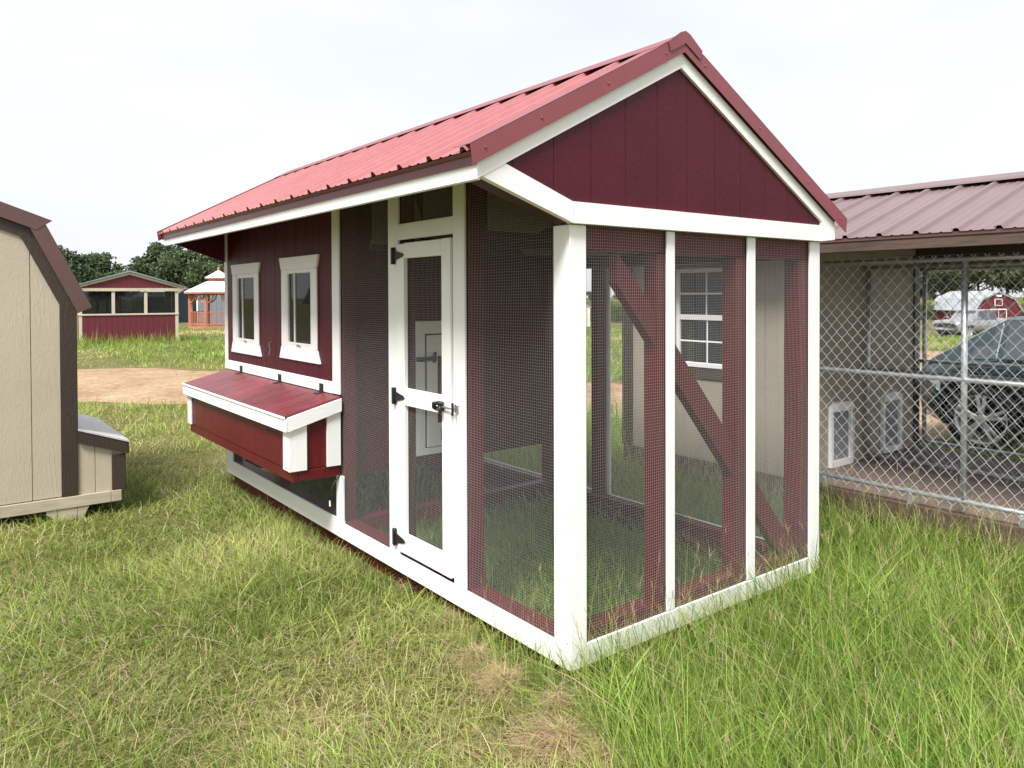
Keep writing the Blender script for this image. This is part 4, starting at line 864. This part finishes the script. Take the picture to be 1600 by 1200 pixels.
def tree_meshes(seed, H_, Wd, nl=4600):
    rg = np.random.default_rng(seed); b = MB(); tips = []
    p = [(0,0,-.3)]; x = y = 0
    for i in range(1, 7): x += rg.normal()*.10; y += rg.normal()*.10; p.append((x, y, H_*.88*i/6))
    b.tube(p, [.20*(1-.85*i/6)*H_/10+.02 for i in range(7)], 7)
    for k in range(15):
        f = rg.uniform(.28, .92); j = min(int(f*6), 5); o = Vector(p[j]).lerp(Vector(p[j+1]), f*6-j); a = rg.uniform(0, 2*math.pi)
        L = Wd*.5*rg.uniform(.6, 1.05)*(1.0-.65*max(0, f-.45)/.55); e = o+Vector((math.cos(a)*L, math.sin(a)*L, L*rg.uniform(.25, .75)))
        b.tube([o, o.lerp(e, .5)+Vector((0,0,-.06*L)), e], [.07*H_/10, .045*H_/10, .02], 5); tips.append((e, rg.uniform(.8, 1.5)*Wd/7)); tips.append((o.lerp(e, .6)+Vector((rg.normal()*.4, rg.normal()*.4, rg.normal()*.4)), rg.uniform(.6, 1.1)*Wd/7))
    tips.append((Vector(p[-1]), Wd*.16)); tips.append((Vector(p[-1])+Vector((0,0,.05*H_)), Wd*.11))
    wts = np.array([t[1]**2 for t in tips]); idx = rg.choice(len(tips), nl, p=wts/wts.sum())
    C = np.array([tuple(t[0]) for t in tips])[idx]; R_ = np.array([t[1] for t in tips])[idx]
    d = rg.normal(size=(nl,3)); d /= np.linalg.norm(d, axis=1)[:,None]; rad = R_*rg.random(nl)**.6*rg.choice([1,1,1.25], nl); P_ = C+d*rad[:,None]*np.array([1,1,.78])
    u = rg.normal(size=(nl,3)); u /= np.linalg.norm(u, axis=1)[:,None]; v = np.cross(u, rg.normal(size=(nl,3))); v /= np.linalg.norm(v, axis=1)[:,None]; s = rg.uniform(.14, .34, nl)[:,None]*H_/10
    V_ = np.stack([P_-u*s, P_+v*s*.6, P_+u*s, P_-v*s*.6], 1).reshape(-1,3); F_ = np.arange(nl*4).reshape(-1,4)
    tm = bpy.data.meshes.new('trunk'); tm.from_pydata([tuple(q) for q in b.v], [], b.f); tm.materials.append(BARK)
    return tm, mesh_np('crown', V_, F_, LEAF)
TV = [tree_meshes(s, h, wd_) for s, h, wd_ in ((1,11.5,8.5), (2,10.5,9.5), (3,12.5,8), (4,9.5,8.5))]
ORD = ['first','second','third','fourth','fifth','sixth','seventh','eighth','ninth','tenth','eleventh','twelfth','thirteenth','fourteenth','fifteenth','sixteenth']
def trees(lst, fmt, grp):
    for i, (px, d, s, k) in enumerate(lst):
        t = thing('tree', at(px, d), fmt % ORD[i], 'tree', grp, rz=(i*1.7)%6.28); t.scale = (s, s, s)
        for nm_, me in zip(('trunk', 'crown'), TV[k]): link(nm_, me, t)
left = sorted([(60,150,1.15,1), (92,146,1.2,0), (112,150,1.14,3), (130,148,1.12,1), (150,152,1.02,2), (168,150,.98,0), (188,154,.86,3), (208,158,.80,1), (228,150,1.06,3), (243,147,1.14,0), (262,150,1.16,2), (282,148,1.22,1), (303,150,1.18,0), (322,147,1.10,3), (342,152,1.0,2), (366,150,.95,1)])
trees(left, 'dark green broad tree, %s from the left in the treeline behind the red hut', 'treeline behind the red hut')
right = sorted([(1432,185,.80,1), (1458,180,1.0,0), (1480,178,1.25,1), (1505,172,1.45,2), (1528,178,1.5,0), (1552,170,1.55,1), (1576,176,1.6,2), (1602,170,1.6,0), (1630,172,1.6,3)])
trees(right, 'tall dark tree, %s from the left behind the red barn', 'trees behind the barn')
trees([(921,260,.55,3), (972,250,.62,1)], 'small far tree on the horizon seen through the wire mesh, %s from the left', 'far horizon trees')

# ------------------------------------------------------------------ corn
def blade_mat(name, tr=.35, rough=.55):
    m = bpy.data.materials.new(name); m.use_nodes = True; t = m.node_tree; b = t.nodes['Principled BSDF']; at_ = t.nodes.new('ShaderNodeAttribute'); at_.attribute_name = 'col'
    t.links.new(at_.outputs['Color'], b.inputs['Base Color']); b.inputs['Roughness'].default_value = rough; b.inputs['Specular IOR Level'].default_value = .35
    tl = t.nodes.new('ShaderNodeBsdfTranslucent'); t.links.new(at_.outputs['Color'], tl.inputs['Color']); ms = t.nodes.new('ShaderNodeMixShader'); ms.inputs[0].default_value = tr
    t.links.new(b.outputs[0], ms.inputs[1]); t.links.new(tl.outputs[0], ms.inputs[2]); t.links.new(ms.outputs[0], t.nodes['Material Output'].inputs['Surface']); return m
GRASS = blade_mat('grass_blades', .45)
def blades(x, y, z, h, wd, la, lean, nseg, col, droop=.45):
    """ribbon blades: base point, height, width, lean direction and amount (all arrays)"""
    n = len(x); ts = np.linspace(0, 1, nseg+1); cx_, sy_ = np.cos(la), np.sin(la); pa = la+math.pi/2+RNG.normal(0, .5, n); wx, wy_ = np.cos(pa), np.sin(pa)
    V_ = np.zeros((n, 2*nseg+1, 3), np.float32)
    for i, t in enumerate(ts):
        hz = lean*h*(t**1.6); vz = h*(t-droop*np.minimum(lean, 1.3)*t*t*.55); X = x+cx_*hz; Y = y+sy_*hz; Z = z+vz
        if i < nseg:
            wv = wd*(1-t)**.55*.5*(1 if i else .8)
            V_[:,2*i] = np.stack([X-wx*wv, Y-wy_*wv, Z], 1); V_[:,2*i+1] = np.stack([X+wx*wv, Y+wy_*wv, Z], 1)
        else: V_[:,2*i] = np.stack([X, Y, Z], 1)
    T_ = []
    for i in range(nseg-1): a = 2*i; T_ += [(a,a+1,a+3), (a,a+3,a+2)]
    a = 2*(nseg-1); T_.append((a,a+1,a+2)); k = 2*nseg+1
    F_ = (np.array(T_)[None]+(np.arange(n)*k)[:,None,None]).reshape(-1,3)
    Cc = np.repeat(np.concatenate([col, np.ones((n,1))], 1)[:,None], k, 1).copy()
    return V_.reshape(-1,3), F_, Cc.reshape(-1,4)
def merge(lst):
    Vs, Fs, Cs = [], [], []; o = 0
    for v, f, c in lst: Vs.append(v); Fs.append(f+o); Cs.append(c); o += len(v)
    return np.concatenate(Vs), np.concatenate(Fs), np.concatenate(Cs)
def stuff(name, lst, mat, label, cat):
    V_, F_, C_ = merge(lst); o = link(name, mesh_np(name, V_, F_, mat, C_), None); o['kind'] = 'stuff'; o['label'] = label; o['category'] = cat; return o
def field(p0, p1, d0, d1, n, hh, yellow):
    px = RNG.uniform(p0, p1, n); d = RNG.uniform(d0, d1, n)**1; a = (px-800)/FPX; x = CAMP[0]+d*(AF.x+a*AR.x); y = CAMP[1]+d*(AF.y+a*AR.y); z = terrain(x, y); out = []
    st = blades(x, y, z, RNG.uniform(.85, 1.1, n)*hh, np.full(n, .09), RNG.uniform(0, 6.28, n), np.full(n, .05), 2, np.tile((.20,.22,.06), (n,1))*RNG.uniform(.7, 1.2, (n,1))); out.append(st)
    k = 7; xs_ = np.repeat(x, k); ys_ = np.repeat(y, k); f = RNG.uniform(.1, .95, n*k); zs_ = np.repeat(z, k)+f*hh
    c = np.where((f > .75)[:,None], np.array([.34,.33,.07])*yellow+np.array([.14,.22,.05])*(1-yellow), np.array([.12,.19,.05]))*RNG.uniform(.6, 1.3, (n*k,1))
    out.append(blades(xs_, ys_, zs_, RNG.uniform(.35, .6, n*k)*hh/2.2, np.full(n*k, .11), RNG.uniform(0, 6.28, n*k), RNG.uniform(.5, 1.4, n*k), 3, c, .9)); return out
stuff('corn', field(800, 1060, 84, 96, 2600, 2.3, .45), GRASS, 'standing green corn field seen through the wire mesh run', 'corn')
stuff('corn', field(1380, 1680, 118, 134, 3200, 2.9, .9), GRASS, 'yellowing corn field beside the red barn', 'corn')

# ------------------------------------------------------------------ grass
def in_poly_road(x, y):
    """signed: >0 inside the main dirt road"""
    nx_ = np.array([p[0] for p in ROADN]); out = np.zeros(len(x), bool)
    poly = [spl(ROADN, i/60) for i in range(61)]+[spl(ROADF, i/60) for i in range(60, -1, -1)]
    px = np.array([p.x for p in poly]); py = np.array([p.y for p in poly]); j = len(px)-1
    for i in range(len(px)):
        c = ((py[i] > y) != (py[j] > y)) & (x < (px[j]-px[i])*(y-py[i])/(py[j]-py[i]+1e-12)+px[i]); out ^= c; j = i
    return out
def sample(r0, r1, dens, half):
    A = half*(r1*r1-r0*r0); n = int(A*dens); r = np.sqrt(RNG.uniform(r0*r0, r1*r1, n)); a = YAW+RNG.uniform(-half, half, n)
    return CAMP[0]+r*np.cos(a), CAMP[1]+r*np.sin(a)
def clump(x, y, sg):                              # pull points into tufts
    cx_ = np.round(x/sg)*sg; cy_ = np.round(y/sg)*sg; jx = (vnoise(cx_, cy_, 41, 7.3)-.5)*sg*1.6; jy = (vnoise(cx_, cy_, 42, 7.3)-.5)*sg*1.6
    f = RNG.uniform(.05, .95, len(x)); return x+(cx_+jx-x)*f*.55, y+(cy_+jy-y)*f*.55
def tallness(x, y):
    """0 = mown lawn, 1 = tall uncut grass"""
    b = -.30+.10*np.sin(y*3+.6)+.5*np.clip(-y, 0, 3)*0 + (vnoise(x, y, 77, 2.2)-.5)*.35
    t = smooth(b-.06, b+.22, x)*smooth(.95, .45, y+.25*(vnoise(x, y, 78, 2)-.5))
    side = smooth(1.75, 1.95, x)                  # strip between coop and kennel
    edge = smooth(-.20, -.05, x)*smooth(1.9, .3, y)*.55
    return np.clip(np.maximum(np.maximum(t, edge), side*.9), 0, 1)
CG = np.array([[.18,.27,.05], [.34,.435,.095], [.50,.555,.175], [.66,.62,.31], [.72,.60,.41]])
def tint(n, dry):
    q = np.clip(RNG.beta(1.6, 1.9, n)*2.2+dry*2.6-.35, 0, 3.999); i = q.astype(int); f = (q-i)[:,None]; c = CG[i]*(1-f)+CG[np.minimum(i+1, 4)]*f
    return c*RNG.uniform(.62, 1.28, (n,1))
def keep(x, y):
    k = ~((x > KX-.02) & (x < KB+.02) & (y > YK0) & (y < YK1+.03)); k &= ~((x > CX-.78) & (x < CX+.78) & (y > 4.06) & (y < 5.4))
    coop_b = ((np.abs(x-.07) < .07) | (np.abs(x-1.75) < .07)) & (y > -.0) & (y < LEN); coop_e = (x > 0) & (x < WID) & ((np.abs(y-.06) < .06) | (np.abs(y-2.2) < .05)); k &= ~coop_b & ~coop_e
    rd = in_poly_road(x, y); k &= ~(rd & (RNG.random(len(x)) > .02)); return k
near, mid, far_ = [], [], []
for (r0, r1, dens, half, wk, ns) in ((1.3, 3.6, 7000, .95, 1.0, 3), (3.6, 5.6, 4900, .80, 1.2, 3), (5.6, 9.0, 2600, .74, 1.5, 2), (9.0, 16, 650, .74, 2.4, 2), (16, 30, 130, .74, 4.5, 2), (30, 60, 26, .74, 9, 2)):
    x, y = sample(r0, r1, dens, half); 
    if r1 < 10: x, y = clump(x, y, .055)
    k = keep(x, y); x, y = x[k], y[k]; tl = tallness(x, y); n = len(x)
    inside = (x > 0) & (x < WID) & (y > 0) & (y < LEN); under_ = inside & (y > 2.2)
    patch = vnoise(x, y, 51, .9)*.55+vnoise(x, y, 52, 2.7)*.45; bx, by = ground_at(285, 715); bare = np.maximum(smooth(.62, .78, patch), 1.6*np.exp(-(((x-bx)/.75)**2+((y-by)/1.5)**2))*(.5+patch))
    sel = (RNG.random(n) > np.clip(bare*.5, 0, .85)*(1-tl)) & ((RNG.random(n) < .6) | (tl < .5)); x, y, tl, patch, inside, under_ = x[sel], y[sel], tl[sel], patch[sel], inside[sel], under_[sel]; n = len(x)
    hv = vnoise(x, y, 61, 1.8)
    h = (RNG.gamma(6, .0105, n)*(.65+.8*hv))*(1-tl)+tl*(RNG.gamma(7, .027, n)*(.75+.5*hv)); h = np.where(inside, RNG.gamma(6, .018, n), h); h = np.where(under_, h*.5, h)
    h = h*(1+.02*min(r1, 20))*(.5 if r1 > 17 else 1); lean = RNG.gamma(2.2, .36, n)*(1-.35*tl)+.08; la = RNG.uniform(0, 6.28, n)+.0; wind = vnoise(x, y, 71, 1.3)*6.28; la = np.where(RNG.random(n) < .45, wind+RNG.normal(0, .6, n), la)
    wd = (RNG.uniform(.0028, .0064, n)*(1-tl)+tl*RNG.uniform(.0030, .0068, n))*wk
    dry = np.clip((patch-.44)*1.3, -.12, .5)*(1-.75*tl)+.06-.08*tl+(.08 if r1 > 10 else 0); dry = np.where(inside, -.1, dry)
    c = tint(n, dry); c = c*(1+(np.array([.92,1.03,.84])-1)*np.maximum(tl, inside*1.0)[:,None]); st_ = (RNG.random(n) < .17*(1-tl)+.03*tl) & ~inside; c[st_] = np.array([.62,.51,.32])*RNG.uniform(.7, 1.2, (st_.sum(),1)); h = np.where(st_ & (tl < .5), h*.75, h); lean = np.where(st_, lean+.7, lean)
    (near if r1 < 6 else mid if r1 < 17 else far_).append(blades(x, y, terrain(x, y)-.006, h, wd, la, lean, ns, c))
    if r1 < 6:                                    # flat dead thatch between the blades
        m_ = int(n*.22); i = RNG.integers(0, n, m_); i = i[tl[i] < .6]; xx = x[i]+RNG.normal(0, .03, len(i)); yy_ = y[i]+RNG.normal(0, .03, len(i))
        near.append(blades(xx, yy_, terrain(xx, yy_)+RNG.uniform(0, .03, len(i)), RNG.uniform(.015, .04, len(i)), RNG.uniform(.0018, .0032, len(i)), RNG.uniform(0, 6.28, len(i)), RNG.uniform(1.5, 4, len(i)), 2, np.array([.60,.48,.30])*RNG.uniform(.6, 1.1, (len(i),1)), .1))
# long seed stalks in the uncut grass
x, y = sample(1.6, 8, 260, .85); t_ = tallness(x, y); k = (t_ > .7) & keep(x, y) & ~((x > 0) & (x < WID) & (y > 0) & (y < LEN)); x, y = x[k], y[k]; n = len(x); la = RNG.uniform(0, 6.28, n); ln = RNG.gamma(2, .22, n); hs = RNG.gamma(14, .0265, n)
near.append(blades(x, y, terrain(x, y), hs, np.full(n, .0022), la, ln, 5, np.array([.42,.45,.15])*RNG.uniform(.7, 1.25, (n,1)), .5))
tx = x+np.cos(la)*ln*hs*.85; ty = y+np.sin(la)*ln*hs*.85; tz = terrain(x, y)+hs*(.9-.45*np.minimum(ln,1.3)*.45)
for q in range(3):
    near.append(blades(tx, ty, tz-.02+.012*q, RNG.uniform(.02, .06, n), np.full(n, .0028), la+RNG.normal(0, .9, n), RNG.uniform(.3, 1.2, n), 2, np.array([.46,.36,.20])*RNG.uniform(.7, 1.15, (n,1))))
# weeds by the hut and kennel
for cxp, cyp, r_, n, hh in ((at(203,27.6).x, at(203,27.6).y, 2.0, 1600, .30),):
    x = cxp+RNG.normal(0, r_, n)*AR.x+RNG.normal(0, .35, n)*AF.x; y = cyp+RNG.normal(0, r_, n)*AR.y+RNG.normal(0, .35, n)*AF.y
    far_.append(blades(x, y, terrain(x, y), RNG.gamma(6, hh/6, n), np.full(n, .02), RNG.uniform(0, 6.28, n), RNG.gamma(2, .2, n), 2, tint(n, -.05)))
stuff('grass', near, GRASS, 'mown lawn and tall green grass around the red coop', 'grass')
stuff('grass', mid, GRASS, 'grass between the coops and the dirt road', 'grass')
stuff('grass', far_, GRASS, 'rough grass field beyond the dirt road', 'grass')
# dead grass clumps raked up beside the corner of the coop
cl = []
for px, py, n, rad, hh in ((700,965,420,.10,.05), (728,990,260,.07,.05), (745,1030,700,.11,.07), (790,1075,900,.13,.09), (775,1060,400,.12,.05), (872,1128,620,.075,.14), (880,1165,900,.12,.08), (845,1160,600,.12,.05), (940,1185,300,.10,.05), (650,910,260,.09,.04)):
    n = int(n*.75); rad *= .62; hh *= 1.15; gx, gy_ = ground_at(px, py+10); x = gx+RNG.normal(0, rad*.55, n); y = gy_+RNG.normal(0, rad*.55, n); d2 = ((x-gx)**2+(y-gy_)**2)/(rad*rad)
    z = terrain(x, y)+np.exp(-d2)*hh*RNG.uniform(.1, 1, n)
    cl.append(blades(x, y, z, RNG.uniform(.02, .06, n), RNG.uniform(.0018, .0034, n), RNG.uniform(0, 6.28, n), RNG.uniform(1.2, 4.5, n), 4, np.array([.66,.51,.33])*RNG.uniform(.55, 1.2, (n,1)), .5))
stuff('dead_grass', cl, GRASS, 'clumps of dry cut grass along the edge of the tall grass by the coop corner', 'dead grass')
